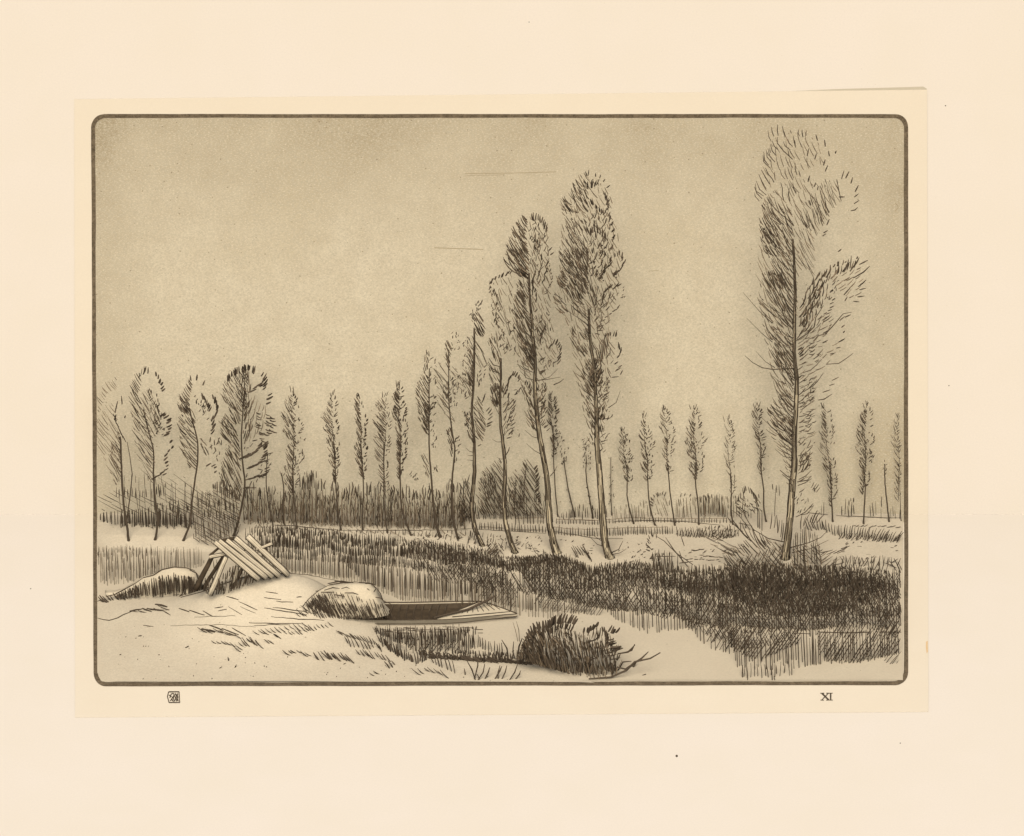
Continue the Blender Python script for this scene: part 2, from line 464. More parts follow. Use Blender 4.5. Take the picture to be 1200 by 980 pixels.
# ================================================================ trees
def make_tree(name, label, group, trunk, widths, crown, pale=False, limbs=(), depth=None, cat='tree', trunk_mi=0):
    """trunk: picture points from the top down to the foot, widths in picture pixels at its top and foot"""
    foot = land(*trunk[-1]); base = foot.copy(); base.z -= .03
    root = thing(name, base, label, cat, group)
    y0 = min(base.y, -.25)
    n = len(trunk)
    # smooth the trunk line
    P = []
    for k in range(n - 1):
        p0, p1, p2, p3 = trunk[max(k - 1, 0)], trunk[k], trunk[k + 1], trunk[min(k + 2, n - 1)]
        for q in range(4):
            t = q / 4
            P.append(tuple(.5 * ((2 * p1[i]) + (-p0[i] + p2[i]) * t + (2 * p0[i] - 5 * p1[i] + 4 * p2[i] - p3[i]) * t * t + (-p0[i] + 3 * p1[i] - 3 * p2[i] + p3[i]) * t ** 3) for i in range(2)))
    P.append(trunk[-1])
    tot = len(P) - 1
    W = [widths[0] + (widths[1] - widths[0]) * (k / tot) ** 1.2 for k in range(tot + 1)]
    W[-1] *= 1.35
    tr = MB()
    pts = [on_y(x + U(-.25, .25), y, y0) for x, y in P]
    pts[-1] = Vector((pts[-1].x, y0, base.z))
    tr.tube(pts, [w / 2 / S for w in W], 8 if pale else 5, 1 if pale else trunk_mi)
    if pale:                                              # ridges in the bark all round, heavier on the left
        for a, wt in ((180, 1.9), (205, 1.5), (235, .8), (265, .5), (250, .7), (282, .8), (300, .7), (318, .7), (335, .9), (0, 1.3), (25, .9), (60, .8), (110, 1.0), (150, 1.2)):
            k = 0
            while k < tot:
                e = min(tot, k + random.randint(3, 9)); seg = []
                rr = []
                for q in range(k, e + 1):
                    r_ = W[q] / 2 / S
                    aa = R(a + 4 * math.sin(q * .7 + a))
                    seg.append(pts[q] + Vector((math.cos(aa) * r_, math.sin(aa) * r_, 0))); rr.append(wt * 1.35 * (.5 + .5 * W[q] / widths[1]) * U(.6, 1.15) / S / 1.75)
                if len(seg) > 1: tr.tube(seg, rr, 3, 0, U(0, 6))
                k = e + (random.randint(0, 1) if a in (180, 0, 205) else random.randint(0, 4))
    for l, w in limbs:
        L = [on_y(x, y, min(-.15, y0 + U(-.2, .2) * q)) for q, (x, y) in enumerate(l)]
        m_ = len(L); tr.tube(L, [max(.3, w * (1 - .65 * q / (m_ - 1))) / 2 / S for q in range(m_)], 4, 0)
    tr.build('trunk', [M_ink, M_bark] if pale else [M_ink, M_soft], root, smooth=pale)
    ink = Ink(y0, depth if depth is not None else .6, ymax=-.1)
    ink.dense, ink.fill, ink.curl, ink.loose = .80, 1.35, 1.7, 1.15
    crown(ink)
    if ink.f: ink.build('crown', [M_ink, M_soft], root)
    return root

def auto(spine, left, right, gap=2.6, ang=116, ln=12, w=1.05, dots=14, mi=0, rt='t', tick=4.5):
    """a slim crown of separate sprays: slanting hatch left of the stem, looser ticks and single leaves on the right"""
    def crown(ink):
        (x0, y0), (x1, y1) = spine
        H = y1 - y0; ph = U(0, 6)
        def at(f): return x0 + (x1 - x0) * f + 1.3 * math.sin(f * 8 + ph), y0 + H * f
        wl = lambda f: float(np.interp(f, np.linspace(0, 1, len(left)), left))
        wr = lambda f: float(np.interp(f, np.linspace(0, 1, len(right)), right))
        f = 0.02
        while f < .97:                                   # sprays down the left, each its own lump
            d = U(.13, .24); g = min(1.0, f + d); big = U(.75, 1.25)
            x_a, y_a = at(f); x_b, y_b = at(g); x_m, y_m = at((f + g) / 2)
            poly = [(x_a + wr(f) * .25, y_a - 1), (x_a - wl(f) * .7 * big, y_a + H * d * .1), (x_m - wl((f + g) / 2) * 1.05 * big, y_m - H * d * .05), (x_b - wl(g) * .55, y_b), (x_b + 1, y_b + H * .03), (x_m + wr((f + g) / 2) * U(.1, .45), y_m)]
            ink.h(poly, ang + U(-6, 6), gap * U(.75, 1.05), ln * U(.8, 1.2), U(-22, -6), w * U(.85, 1.3), mi)
            f += d * U(.75, 1.05)
        f = 0.03
        while f < .95:                                   # tufts of short ticks on the right
            d = U(.09, .17); g = min(.98, f + d); o = U(.55, 1.1)
            pa, pb, pm = at(f), at(g), at((f + g) / 2)
            a0 = U(70, 100)
            if U(0, 1) > .22: ink.t([(pa[0] + wr(f) * o * .8, pa[1]), (pm[0] + wr((f + g) / 2) * o * 1.1, pm[1]), (pb[0] + wr(g) * o * .8, pb[1])], U(2.6, 4.2), a0, a0 - 60, U(3.2, 5), w * U(1.1, 1.5), 18, mi, jit=16)
            f += d * U(.8, 1.5)
        rp = [(at(q)[0] + wr(q), at(q)[1]) for q in (0, .2, .4, .6, .8, 1)] + [(at(q)[0], at(q)[1]) for q in (1, .8, .6, .4, .2, 0)]
        ink.d(rp, dots, 2.6, w * 1.3, 65, mi)
        for q in range(4): ink.curved(x0 + U(-3, 3), y0 + U(0, 5), 90 + U(-25, 30), U(4, 8), 0, w, mi)
        ink.s([[at(q / 6) for q in range(2, 7)][::-1]], w * 1.1, mi)
    return crown

POP = 'poplars along the far bank'
FARP = 'small distant poplars beyond the far meadow'

# --- the big poplar at the right
def c_big(k):
    k.s([[(904, 166), (901, 160), (900, 153)], [(907, 160), (905, 155), (904, 149)], [(912, 159), (911, 153), (911, 146)], [(920, 160), (918, 154), (917, 148)],
         [(937, 160), (935, 156), (936, 152)], [(941, 161), (940, 156), (940, 152)], [(944, 160), (945, 153)], [(912, 176), (907, 171), (905, 165)], [(929, 187), (918, 177), (911, 168), (911, 161)],
         [(926, 176), (920, 171), (918, 166)], [(929, 172), (925, 168), (923, 163)], [(932, 171), (931, 164)], [(940, 173), (937, 166)],
         [(901, 194), (896, 188), (895, 178)], [(904, 190), (899, 184), (898, 176)], [(908, 190), (902, 183), (900, 174)], [(909, 182), (905, 177), (903, 169)], [(902, 197), (895, 190), (894, 182)],
         [(898, 222), (893, 213), (889, 204)], [(902, 216), (897, 208), (892, 199)], [(905, 210), (900, 204), (897, 197)], [(907, 214), (904, 208)], [(895, 230), (886, 224), (885, 215)], [(898, 229), (890, 222), (886, 212)], [(893, 233), (887, 227), (884, 219)], [(890, 236), (885, 230), (884, 226)],
         [(920, 210), (916, 205), (914, 198)], [(923, 210), (920, 203), (920, 198)], [(929, 211), (925, 203), (923, 196)], [(930, 209), (927, 201), (927, 193)], [(934, 205), (932, 198), (932, 191)], [(938, 207), (936, 200)],
         [(933, 227), (930, 221), (929, 214)], [(919, 236), (917, 229), (917, 221), (915, 214)], [(926, 236), (924, 228), (925, 220)]], 1.2)
    k.s([[(958, 165), (956, 158)], [(967, 172), (966, 164)], [(972, 183), (971, 177)], [(946, 183), (948, 174)], [(955, 187), (957, 180)], [(965, 194), (967, 187)], [(967, 201), (970, 194)], [(979, 180), (980, 177)],
         [(986, 210), (989, 200)], [(991, 209), (995, 201)], [(997, 215), (999, 208)], [(1002, 225), (1006, 217)], [(1001, 231), (1006, 227)], [(1001, 239), (1007, 235)], [(997, 247), (1002, 246), (1005, 243)], [(983, 231), (990, 231)],
         [(947, 213), (949, 206)], [(954, 219), (956, 214)], [(958, 223), (959, 218)], [(969, 264), (972, 257)], [(965, 273), (970, 270)], [(964, 277), (968, 274)], [(950, 240), (948, 235)], [(982, 295), (986, 292)]], 1.7)
    k.h([(937, 246), (945, 236), (958, 226), (966, 208), (976, 212), (981, 208), (986, 236), (976, 246), (962, 262), (950, 272), (938, 262)], 106, 4.4, 32, -8, .95)
    k.h([(936, 270), (946, 262), (956, 300), (954, 330), (944, 315), (934, 295)], 115, 4.6, 32, -6, .8)
    k.h([(893, 240), (899, 230), (908, 232), (915, 240), (926, 240), (930, 262), (928, 300), (922, 306), (908, 290), (895, 272)], 117, 3.6, 22, -14, 1.3)
    k.h([(891, 270), (900, 262), (915, 288), (928, 306), (926, 318), (910, 302), (897, 296)], 122, 3.4, 20, -16, 1.25)
    k.d([(890, 262), (902, 260), (902, 302), (892, 296)], 14, 3, 1.3)
    k.h([(890, 322), (900, 318), (916, 314), (926, 330), (931, 350), (931, 392), (920, 372), (905, 350)], 117, 2.9, 26, -10, 1.35)
    k.h([(897, 320), (918, 318), (920, 340), (902, 335)], 110, 3.5, 12, 0, 1.5)
    k.h([(887, 352), (893, 348), (905, 358), (924, 372), (930, 384), (916, 384), (900, 372)], 128, 3.2, 18, -18, 1.2)
    k.h([(897, 384), (906, 380), (930, 392), (931, 412), (918, 404), (903, 398)], 127, 3.4, 20, -18, 1.3)
    k.h([(905, 402), (916, 398), (930, 412), (931, 455), (920, 444), (907, 424)], 122, 2.5, 20, -10, 1.25)
    k.h([(906, 410), (922, 405), (926, 440), (914, 436)], 105, 4.5, 14, 6, 1.0)
    k.h([(899, 480), (908, 466), (922, 456), (930, 466), (931, 524), (918, 512), (902, 494)], 126, 3.3, 18, -22, 1.25)
    k.h([(912, 490), (930, 486), (931, 524), (922, 518)], 128, 3.0, 14, -12, 1.3)
    k.h([(918, 532), (931, 528), (931, 572), (922, 566)], 128, 6.0, 12, -16, 1.1)
    k.h([(898, 500), (912, 506), (930, 526), (930, 538), (912, 524)], 140, 4, 26, -16, 1.0)
    k.h([(890, 236), (930, 205), (966, 216), (984, 216), (970, 258), (945, 296), (936, 330), (931, 420), (931, 560), (914, 520), (904, 440), (888, 352)], 115, 4.6, 16, -10, 1.0, 1, jit=10)
    k.h([(935, 440), (958, 440), (955, 520), (948, 560), (936, 590)], 34, 7.5, 9, 16, 1.1, jit=18)
    k.h([(905, 300), (931, 310), (931, 340), (915, 330), (900, 318)], 118, 4, 12, -10, 1.2); k.h([(908, 444), (930, 450), (930, 470), (912, 462)], 122, 4, 14, -10, 1.2)
    # right limb: the sweeping plume
    k.h([(936, 384), (937, 356), (946, 336), (960, 318), (982, 306), (1006, 300), (1004, 312), (986, 320), (971, 328), (960, 344), (951, 364), (944, 384)], 73, 3.5, 12, 16, 1.8, jit=14)
    k.h([(938, 390), (944, 362), (956, 342), (972, 330), (968, 350), (954, 374), (944, 390)], 82, 4.4, 9, 14, 1.3, jit=14)
    k.h([(972, 326), (990, 318), (1008, 312), (1012, 334), (1000, 352), (986, 346)], 40, 6.5, 8, 10, 1.4, 1, jit=14)
    k.h([(934, 398), (946, 384), (956, 380), (966, 362), (978, 372), (972, 392), (950, 410), (936, 420)], 42, 5.5, 9, 10, 1.2, jit=14)
    k.h([(935, 425), (950, 408), (985, 398), (976, 420), (960, 440), (937, 452)], 32, 7, 8, 14, 1.1, 1, jit=16)
    k.h([(892, 212), (898, 178), (912, 154), (940, 150), (964, 168), (968, 192), (940, 200), (915, 196), (900, 228)], 105, 7, 12, -10, .9, 1, jit=12)
    k.s([[(996, 318), (1002, 310), (1007, 302)], [(1000, 326), (1012, 319), (1019, 312)], [(1007, 310), (1017, 305)], [(1006, 336), (1011, 332), (1015, 328)], [(1007, 340), (1015, 338)], [(1005, 348), (1013, 347)], [(1000, 353), (1007, 354)], [(989, 346), (996, 338)], [(990, 353), (993, 348)]], 1.7)
    k.d([(972, 336), (984, 326), (985, 338), (975, 352), (966, 350)], 14, 3, 1.4)
    k.t([(977, 350), (974, 362), (968, 372), (962, 378)], 5, 30, 20, 5, 1.3, 0)
    k.t([(937, 390), (944, 385), (951, 384)], 2.6, 62, 50, 9, 1.2, 12)
    k.s([[(933, 399), (946, 391), (954, 383), (956, 372), (965, 358)], [(958, 394), (968, 391), (978, 380), (988, 368), (998, 366)], [(984, 376), (990, 371)], [(990, 372), (997, 369)], [(964, 402), (970, 399)], [(983, 401), (990, 397)], [(980, 408), (985, 407)], [(973, 415), (978, 414)], [(986, 384), (990, 381)], [(988, 390), (990, 388)]], 1.6)
    for yy in (402, 407, 411, 415): k.s([[(948, yy), (952, yy + 1), (955, yy - 1)]], 1.4)
    k.t([(938, 408), (940, 420), (943, 428)], 4, 45, 40, 6, 1.6)
    k.s([[(968, 427), (983, 426), (992, 420), (1000, 414)], [(941, 437), (950, 434), (957, 428), (963, 421)], [(942, 459), (952, 453), (958, 447), (965, 437)], [(953, 421), (962, 415)], [(958, 417), (961, 414)],
         [(975, 446), (983, 442)], [(972, 452), (978, 450)], [(964, 460), (973, 457)], [(959, 469), (966, 468), (975, 462)], [(956, 434), (962, 432)]], 1.3)
    k.d([(938, 440), (955, 440), (955, 466), (940, 475)], 18, 3.4, 1.3, 45)
    for q, yy in enumerate((483, 488, 493, 498, 503)): k.s([[(941 + q % 2 * 3, yy + 2), (947 + q % 2, yy + 3), (952 - q % 3, yy - 2)]], 1.2)
    k.h([(935, 470), (953, 458), (955, 472), (938, 482)], 35, 4, 10, 12, 1.0)
    k.h([(937, 530), (948, 528), (950, 545), (938, 556)], 65, 2.6, 12, 10, 1.5)
    k.s([[(936, 518), (939, 521)], [(941, 522), (944, 519)], [(936, 562), (944, 558), (951, 551)], [(935, 569), (943, 566), (951, 561)], [(934, 565), (946, 563), (951, 558)], [(933, 606), (944, 600), (953, 590)], [(936, 604), (946, 602), (953, 594)], [(914, 551), (922, 558), (928, 561)], [(917, 556), (924, 562), (928, 563)]], 1.3)
    k.d([(930, 575), (955, 565), (958, 598), (935, 600)], 16, 3.4, 1.2)
    k.t([(952, 568), (960, 575)], 3, 60, 60, 8, 1.1)
make_tree('poplar_tree', 'tallest poplar at the far right with a plumed limb sweeping out to its right', POP,
          [(929, 280), (931, 310), (932, 345), (931, 380), (931, 420), (934, 445), (933, 480), (931, 515), (931, 545), (928, 575), (926, 605), (923, 632), (920, 655)], (1.5, 8.5), c_big, True,
          limbs=[([(931, 432), (905, 433), (893, 431), (882, 425), (873, 417)], 1.6), ([(908, 431), (897, 424), (886, 412)], 1.0), ([(905, 379), (890, 365), (871, 343)], 1.1), ([(905, 401), (893, 391), (875, 373)], 1.0), ([(921, 450), (913, 447), (906, 441)], 1.0),
                 ([(930, 524), (908, 504), (893, 490)], 1.4), ([(929, 537), (918, 535), (908, 526)], 1.0), ([(922, 636), (900, 631), (882, 620), (870, 600)], 1.6), ([(926, 642), (948, 636), (962, 630), (970, 622)], 1.5), ([(928, 648), (950, 643), (971, 633)], 1.3)], depth=1.1)

# --- R6
def c_r6(k):
    k.h([(660, 240), (690, 203), (714, 222), (722, 262), (728, 300), (724, 350), (712, 384), (722, 404), (712, 470), (706, 530), (690, 520), (676, 440), (668, 390), (650, 352), (655, 300)], 112, 4.4, 12, -8, 1.0, 1, jit=14)
    k.h([(690, 250), (716, 240), (720, 290), (704, 330), (690, 320)], 80, 6, 8, 14, 1.4, jit=20); k.h([(696, 345), (724, 340), (708, 390), (697, 385)], 60, 6, 8, 14, 1.3, jit=20)
    k.h([(664, 286), (690, 300), (690, 345), (666, 330)], 118, 4, 14, -6, 1.2); k.h([(700, 452), (716, 440), (712, 478), (700, 480)], 55, 4.5, 8, 12, 1.3, jit=16); k.h([(682, 462), (697, 464), (698, 486), (688, 484)], 118, 3.4, 12, 0, 1.2)
    k.h([(656, 236), (660, 228), (666, 230), (672, 244), (684, 252), (672, 250), (660, 246)], 125, 2.8, 18, -24, 1.2)
    k.h([(667, 226), (672, 212), (680, 203), (688, 200), (690, 212), (690, 252), (684, 250)], 116, 3.0, 16, -16, 1.25)
    k.t([(688, 216), (694, 216), (701, 214)], 2.6, 98, 70, 9, 1.6, 0)
    k.s([[(688, 206), (686, 201)], [(689, 206), (690, 199)], [(698, 207), (698, 203)], [(703, 209), (704, 205)], [(707, 213), (709, 210)], [(711, 220), (715, 217)], [(708, 228), (707, 224)]], 1.5)
    k.t([(708, 228), (712, 236), (714, 242)], 3, 100, 50, 6, 1.6); k.t([(693, 236), (700, 244), (707, 250)], 3, 105, 90, 5, 1.7)
    k.t([(714, 254), (718, 264), (719, 272), (719, 278)], 7, 75, 40, 6, 1.7, 8)
    k.h([(663, 262), (670, 254), (680, 264), (690, 286), (690, 304), (676, 300), (664, 282)], 118, 3.0, 20, -14, 1.1)
    k.t([(690, 272), (697, 268), (703, 270), (710, 278)], 3.6, 92, 100, 8, 1.5)
    k.h([(680, 258), (686, 255), (692, 276), (688, 278)], 112, 3, 14, -6, 1.4)
    k.h([(654, 294), (664, 290), (676, 300), (688, 318), (688, 332), (672, 326), (658, 312)], 125, 2.6, 18, -12, 1.15)
    k.h([(668, 290), (690, 290), (690, 318), (678, 314)], 110, 3.2, 10, 4, 1.5)
    k.h([(652, 322), (658, 314), (666, 328), (662, 340), (654, 336)], 132, 2.0, 12, -12, 1.5)
    k.h([(647, 346), (652, 342), (661, 354), (668, 366), (656, 368)], 132, 2.4, 16, -18, 1.4)
    k.h([(660, 340), (670, 325), (684, 335), (684, 352), (672, 352)], 115, 2.8, 14, 0, 1.5)
    k.h([(668, 352), (680, 350), (692, 372), (692, 384), (684, 378)], 130, 3.0, 16, -14, 1.2)
    k.h([(688, 332), (702, 335), (698, 372), (692, 366)], 105, 3.0, 20, 0, 1.1)
    k.h([(682, 310), (690, 318), (690, 345), (684, 345)], 115, 3.0, 12, 0, 1.5)
    k.d([(690, 284), (712, 288), (708, 330), (692, 326)], 40, 3.2, 1.5)
    k.t([(720, 298), (726, 296), (731, 306), (728, 314), (720, 322)], 3.4, 95, 40, 6, 1.5); k.t([(714, 303), (716, 310), (711, 314)], 3, 70, 30, 4, 1.5)
    k.t([(703, 326), (708, 318), (709, 312)], 3, 60, 60, 6, 1.6); k.d([(716, 315), (726, 315), (722, 326)], 9, 4, 1.6, 40)
    k.t([(706, 354), (708, 342), (712, 337), (720, 336), (727, 334)], 3.2, 85, 40, 8, 1.5, 10)
    k.d([(726, 334), (734, 338), (734, 350), (722, 350)], 9, 2, 1.3); k.t([(726, 358), (718, 366), (710, 372), (705, 378)], 4.5, 45, 20, 4.5, 1.4)
    k.s([[(700, 384), (708, 381)], [(700, 388), (707, 387)], [(698, 391), (703, 392)]], 1.5)
    k.h([(668, 382), (672, 384), (680, 400), (688, 416), (678, 412), (670, 400)], 115, 3.0, 18, -8, 1.3)
    k.h([(676, 386), (690, 384), (692, 400), (684, 398)], 120, 2.4, 14, -10, 1.4)
    k.h([(677, 402), (686, 402), (690, 418), (684, 418)], 120, 3, 12, -8, 1.3)
    k.h([(700, 400), (712, 394), (714, 404), (704, 430), (699, 424)], 95, 2.6, 16, 0, 1.5)
    k.t([(708, 394), (716, 391), (724, 393)], 3, 85, 75, 6, 1.6); k.t([(725, 404), (728, 412), (724, 420)], 3, 100, 40, 6, 1.5); k.s([[(710, 420), (715, 414), (715, 408)]], 1.4)
    k.h([(680, 436), (688, 422), (696, 424), (697, 462), (692, 466), (684, 452)], 122, 2.1, 16, 0, 1.3)
    k.h([(688, 420), (704, 418), (707, 448), (700, 454), (690, 440)], 65, 2.8, 10, 14, 1.5)
    k.h([(699, 432), (708, 432), (707, 450), (700, 450)], 60, 2.2, 9, 8, 1.5)
    k.d([(712, 424), (732, 422), (730, 438), (714, 448)], 8, 5, 1.4, 30)
    k.t([(709, 458), (712, 466), (709, 470)], 3.4, 40, 20, 8, 1.1, 10)
    k.h([(699, 478), (708, 476), (709, 492), (701, 494)], 70, 2.0, 10, 14, 1.6)
    k.h([(687, 484), (692, 482), (698, 492), (698, 506), (692, 498)], 118, 2.6, 12, 0, 1.3)
    k.h([(690, 502), (698, 498), (699, 526), (694, 520)], 112, 2.6, 9, 10, 1.3); k.h([(702, 496), (708, 496), (707, 508), (702, 508)], 85, 2.2, 8, 0, 1.4)
    k.d([(703, 510), (715, 505), (712, 530), (704, 535)], 10, 4, 1.2, 40); k.d([(710, 480), (719, 480), (717, 502), (708, 500)], 5, 4, 1.3, 30); k.d([(682, 515), (692, 512), (690, 535), (682, 530)], 12, 2, 1.1)
make_tree('poplar_tree', 'broad poplar nearest the water in the row, second tallest, with a stout striped trunk', POP,
          [(690, 362), (691, 385), (693, 410), (697, 432), (698, 462), (699, 490), (700, 520), (702, 550), (705, 585), (707, 615), (710, 640), (715, 654)], (1.4, 8.5), c_r6, True,
          limbs=[([(690, 382), (680, 374), (667, 366)], 1.2), ([(696, 466), (684, 458), (675, 447)], 1.0), ([(684, 444), (672, 436)], 1.1), ([(713, 478), (722, 472), (727, 458)], 1.1),
                 ([(709, 641), (700, 638), (690, 628)], 1.3), ([(716, 648), (725, 644), (730, 634)], 1.6), ([(717, 650), (727, 648), (734, 643)], 1.2), ([(708, 636), (696, 628), (682, 626)], 1.0)], depth=.9)

# --- R5
def c_r5(k):
    k.h([(600, 290), (618, 252), (642, 266), (646, 330), (645, 375), (656, 410), (640, 440), (634, 500), (620, 500), (607, 436), (602, 350), (612, 330)], 113, 4.4, 12, -8, 1.0, 1, jit=14)
    k.h([(622, 270), (640, 272), (645, 330), (624, 335)], 80, 6.5, 7, 12, 1.3, jit=20); k.h([(606, 326), (620, 330), (622, 350), (604, 348)], 118, 3.4, 12, -6, 1.2); k.h([(629, 452), (642, 450), (638, 500), (632, 500)], 60, 5, 8, 10, 1.2, jit=16)
    k.h([(591, 300), (597, 278), (604, 262), (613, 250), (619, 256), (617, 275), (620, 300), (621, 330), (612, 326), (600, 314)], 120, 2.7, 24, -20, 1.6)
    k.h([(597, 290), (612, 290), (620, 328), (610, 322)], 124, 2.2, 18, -10, 1.5)
    k.t([(624, 254), (630, 254), (637, 260), (641, 268), (640, 272)], 2.6, 92, 70, 8, 1.5, -20)
    k.d([(621, 262), (634, 262), (630, 298), (622, 298)], 22, 3.6, 1.4); k.d([(630, 276), (640, 274), (636, 290), (630, 290)], 8, 3, 1.4)
    k.s([[(643, 294), (647, 290)], [(645, 299), (649, 296)], [(624, 346), (625, 326), (628, 316)], [(630, 328), (632, 318), (637, 312)], [(629, 312), (631, 310)]], 1.6)
    k.t([(623, 330), (628, 345), (628, 352)], 3, 90, 80, 5, 1.6); k.t([(644, 316), (647, 325), (645, 334), (640, 344)], 3.4, 70, 40, 3, 1.3)
    k.h([(601, 348), (606, 340), (614, 346), (624, 385), (627, 400), (627, 438), (616, 420), (606, 398), (604, 372)], 120, 2.3, 20, -10, 1.35)
    k.h([(606, 342), (612, 336), (618, 350), (616, 360)], 116, 2.6, 14, 0, 1.2)
    k.h([(610, 398), (626, 404), (627, 428), (618, 424)], 118, 2.0, 14, 0, 1.3)
    k.h([(622, 372), (640, 374), (642, 388), (634, 404), (627, 418)], 116, 3.0, 22, 0, .8)
    k.t([(634, 398), (636, 388), (640, 382)], 2.4, 75, 70, 8, 1.5); k.d([(626, 370), (645, 366), (647, 392), (634, 412)], 14, 3, 1.4)
    k.s([[(622, 398), (622, 390)], [(627, 366), (630, 362)]], 1.6)
    k.t([(644, 406), (650, 400), (656, 404), (657, 412), (655, 420), (655, 428)], 3.2, 70, 50, 6, 1.5, 10)
    k.d([(632, 415), (652, 425), (648, 434), (634, 438)], 14, 4, 1.4, 50); k.s([[(632, 438), (636, 436), (640, 433)], [(632, 436), (638, 434)]], 2.0)
    k.h([(607, 426), (612, 422), (626, 438), (624, 438), (614, 434)], 140, 3.0, 16, -22, 1.2)
    k.h([(609, 450), (614, 452), (621, 462), (628, 482), (622, 478), (614, 466)], 115, 2.8, 12, 0, 1.4)
    k.t([(616, 448), (621, 450), (621, 460)], 2.6, 80, 60, 5, 1.5); k.d([(629, 450), (640, 450), (634, 475), (629, 475)], 14, 3.6, 1.4)
    k.h([(617, 480), (623, 480), (630, 502), (631, 508), (624, 502)], 118, 2.2, 14, -6, 1.5)
    k.d([(634, 468), (641, 468), (640, 492), (634, 492)], 16, 3.6, 1.8, 60); k.t([(635, 496), (640, 498), (642, 505)], 4, 40, 40, 5, 1.3)
make_tree('poplar_tree', 'poplar with a dark feathered head, its pale trunk leaning left below a bare middle', POP,
          [(620, 320), (621, 350), (624, 385), (627, 420), (627, 455), (629, 480), (632, 508), (637, 535), (641, 562), (643, 592), (645, 618), (649, 636), (653, 648)], (1.3, 8.0), c_r5, True,
          limbs=[([(628, 446), (640, 445), (657, 442)], 1.3), ([(632, 446), (644, 442), (654, 432)], 1.0), ([(649, 451), (656, 448), (661, 444)], 1.5), ([(626, 446), (617, 443), (609, 434)], 1.1), ([(632, 514), (624, 512), (615, 504)], 1.0), ([(635, 533), (626, 528), (617, 520)], 1.0),
                 ([(645, 558), (650, 552), (653, 546)], 1.2), ([(640, 562), (635, 559)], .8)], depth=.8)

# --- R4 .. R1
def c_r4(k):
    k.h([(574, 330), (600, 318), (606, 400), (588, 420), (576, 396)], 113, 5, 12, -6, .95, 1, jit=12); k.h([(572, 430), (586, 430), (586, 480), (576, 470)], 112, 3.6, 12, -6, 1.0)
    k.h([(588, 470), (604, 466), (602, 510), (590, 512)], 60, 5, 8, 10, 1.2, jit=16)
    k.t([(574, 332), (580, 326), (590, 322), (601, 318)], 3, 75, 60, 4.5, 1.6)
    k.d([(573, 330), (580, 330), (588, 375), (594, 398), (584, 400), (575, 372)], 40, 3.2, 1.4)
    k.h([(577, 340), (582, 338), (598, 385), (592, 390)], 117, 4.0, 36, 0, .75); k.d([(598, 340), (602, 340), (604, 400), (592, 412)], 14, 3, 1.3)
    k.h([(572, 400), (578, 392), (583, 405), (587, 424), (584, 428), (577, 418)], 108, 2.6, 18, 0, 1.3)
    k.s([[(586, 438), (578, 435), (571, 426)], [(586, 430), (578, 428), (573, 420)], [(585, 437), (577, 432), (572, 424)]], 1.4)
    k.d([(584, 400), (606, 400), (604, 420), (590, 414)], 14, 3.6, 1.3)
    k.h([(574, 456), (580, 448), (586, 450), (590, 452), (586, 478), (578, 476)], 100, 2.0, 14, 0, 1.5)
    k.h([(573, 462), (580, 470), (586, 488), (582, 484)], 120, 3, 12, 0, 1.2)
    k.t([(593, 460), (596, 446), (601, 438), (607, 439), (609, 446)], 2.8, 80, 60, 5, 1.5); k.h([(588, 452), (594, 446), (596, 452), (589, 468)], 68, 2.6, 12, 0, 1.3)
    k.t([(596, 462), (595, 475), (592, 482)], 3.4, 80, 70, 5, 1.5); k.t([(603, 470), (601, 480), (600, 490), (601, 500), (599, 508)], 4.5, 60, 30, 6, 1.4)
    k.d([(606, 450), (612, 455), (604, 470), (600, 470)], 6, 4, 1.4, 45); k.t([(595, 490), (597, 505)], 6, 70, 30, 6, 1.3); k.s([[(592, 535), (596, 528), (597, 524)], [(594, 514), (600, 512)], [(608, 512), (609, 508)]], 1.5)
make_tree('poplar_tree', 'poplar with a thin dotted head and a dark knot of twigs halfway up its stem', POP,
          [(587, 420), (587, 445), (586, 475), (587, 500), (590, 525), (592, 550), (591, 580), (592, 608), (597, 630), (604, 648)], (1.3, 5.5), c_r4, True,
          limbs=[([(587, 518), (582, 518), (577, 515)], .9), ([(591, 538), (586, 538), (582, 536)], .8)], depth=.6)
def c_r3(k):
    k.d([(556, 356), (562, 352), (566, 350), (562, 366), (553, 372), (550, 370)], 20, 2.4, 1.2)
    k.h([(552, 372), (559, 362), (566, 374), (571, 392), (564, 398), (556, 390)], 118, 2.4, 18, -6, 1.3)
    k.h([(548, 398), (555, 390), (566, 412), (572, 430), (566, 436), (552, 418)], 118, 3.6, 22, 0, .9)
    k.h([(543, 424), (548, 402), (556, 410), (556, 440), (553, 470), (544, 446)], 117, 2.8, 18, 0, 1.05)
    k.h([(548, 432), (555, 424), (557, 448), (550, 456)], 112, 2.4, 12, 0, 1.3)
    k.d([(543, 398), (550, 392), (548, 440), (542, 446)], 20, 2.4, 1.3); k.d([(558, 430), (570, 428), (566, 450), (558, 460)], 14, 3, 1.3); k.d([(536, 440), (546, 450), (548, 470), (540, 462)], 9, 3.5, 1.2)
    k.h([(554, 476), (560, 462), (566, 478), (570, 500), (566, 518), (556, 512)], 122, 2.8, 18, -12, 1.2)
    k.h([(545, 486), (551, 480), (556, 500), (557, 524), (548, 510)], 116, 2.4, 14, -8, 1.3)
    k.t([(568, 464), (566, 470)], 3, 70, 60, 7, 1.4); k.t([(572, 478), (575, 486), (574, 494), (573, 500)], 4.2, 55, 25, 6, 1.5); k.s([[(560, 523), (564, 521)]], 1.5)
    k.d([(543, 482), (550, 484), (550, 504), (545, 500)], 12, 3, 1.5)
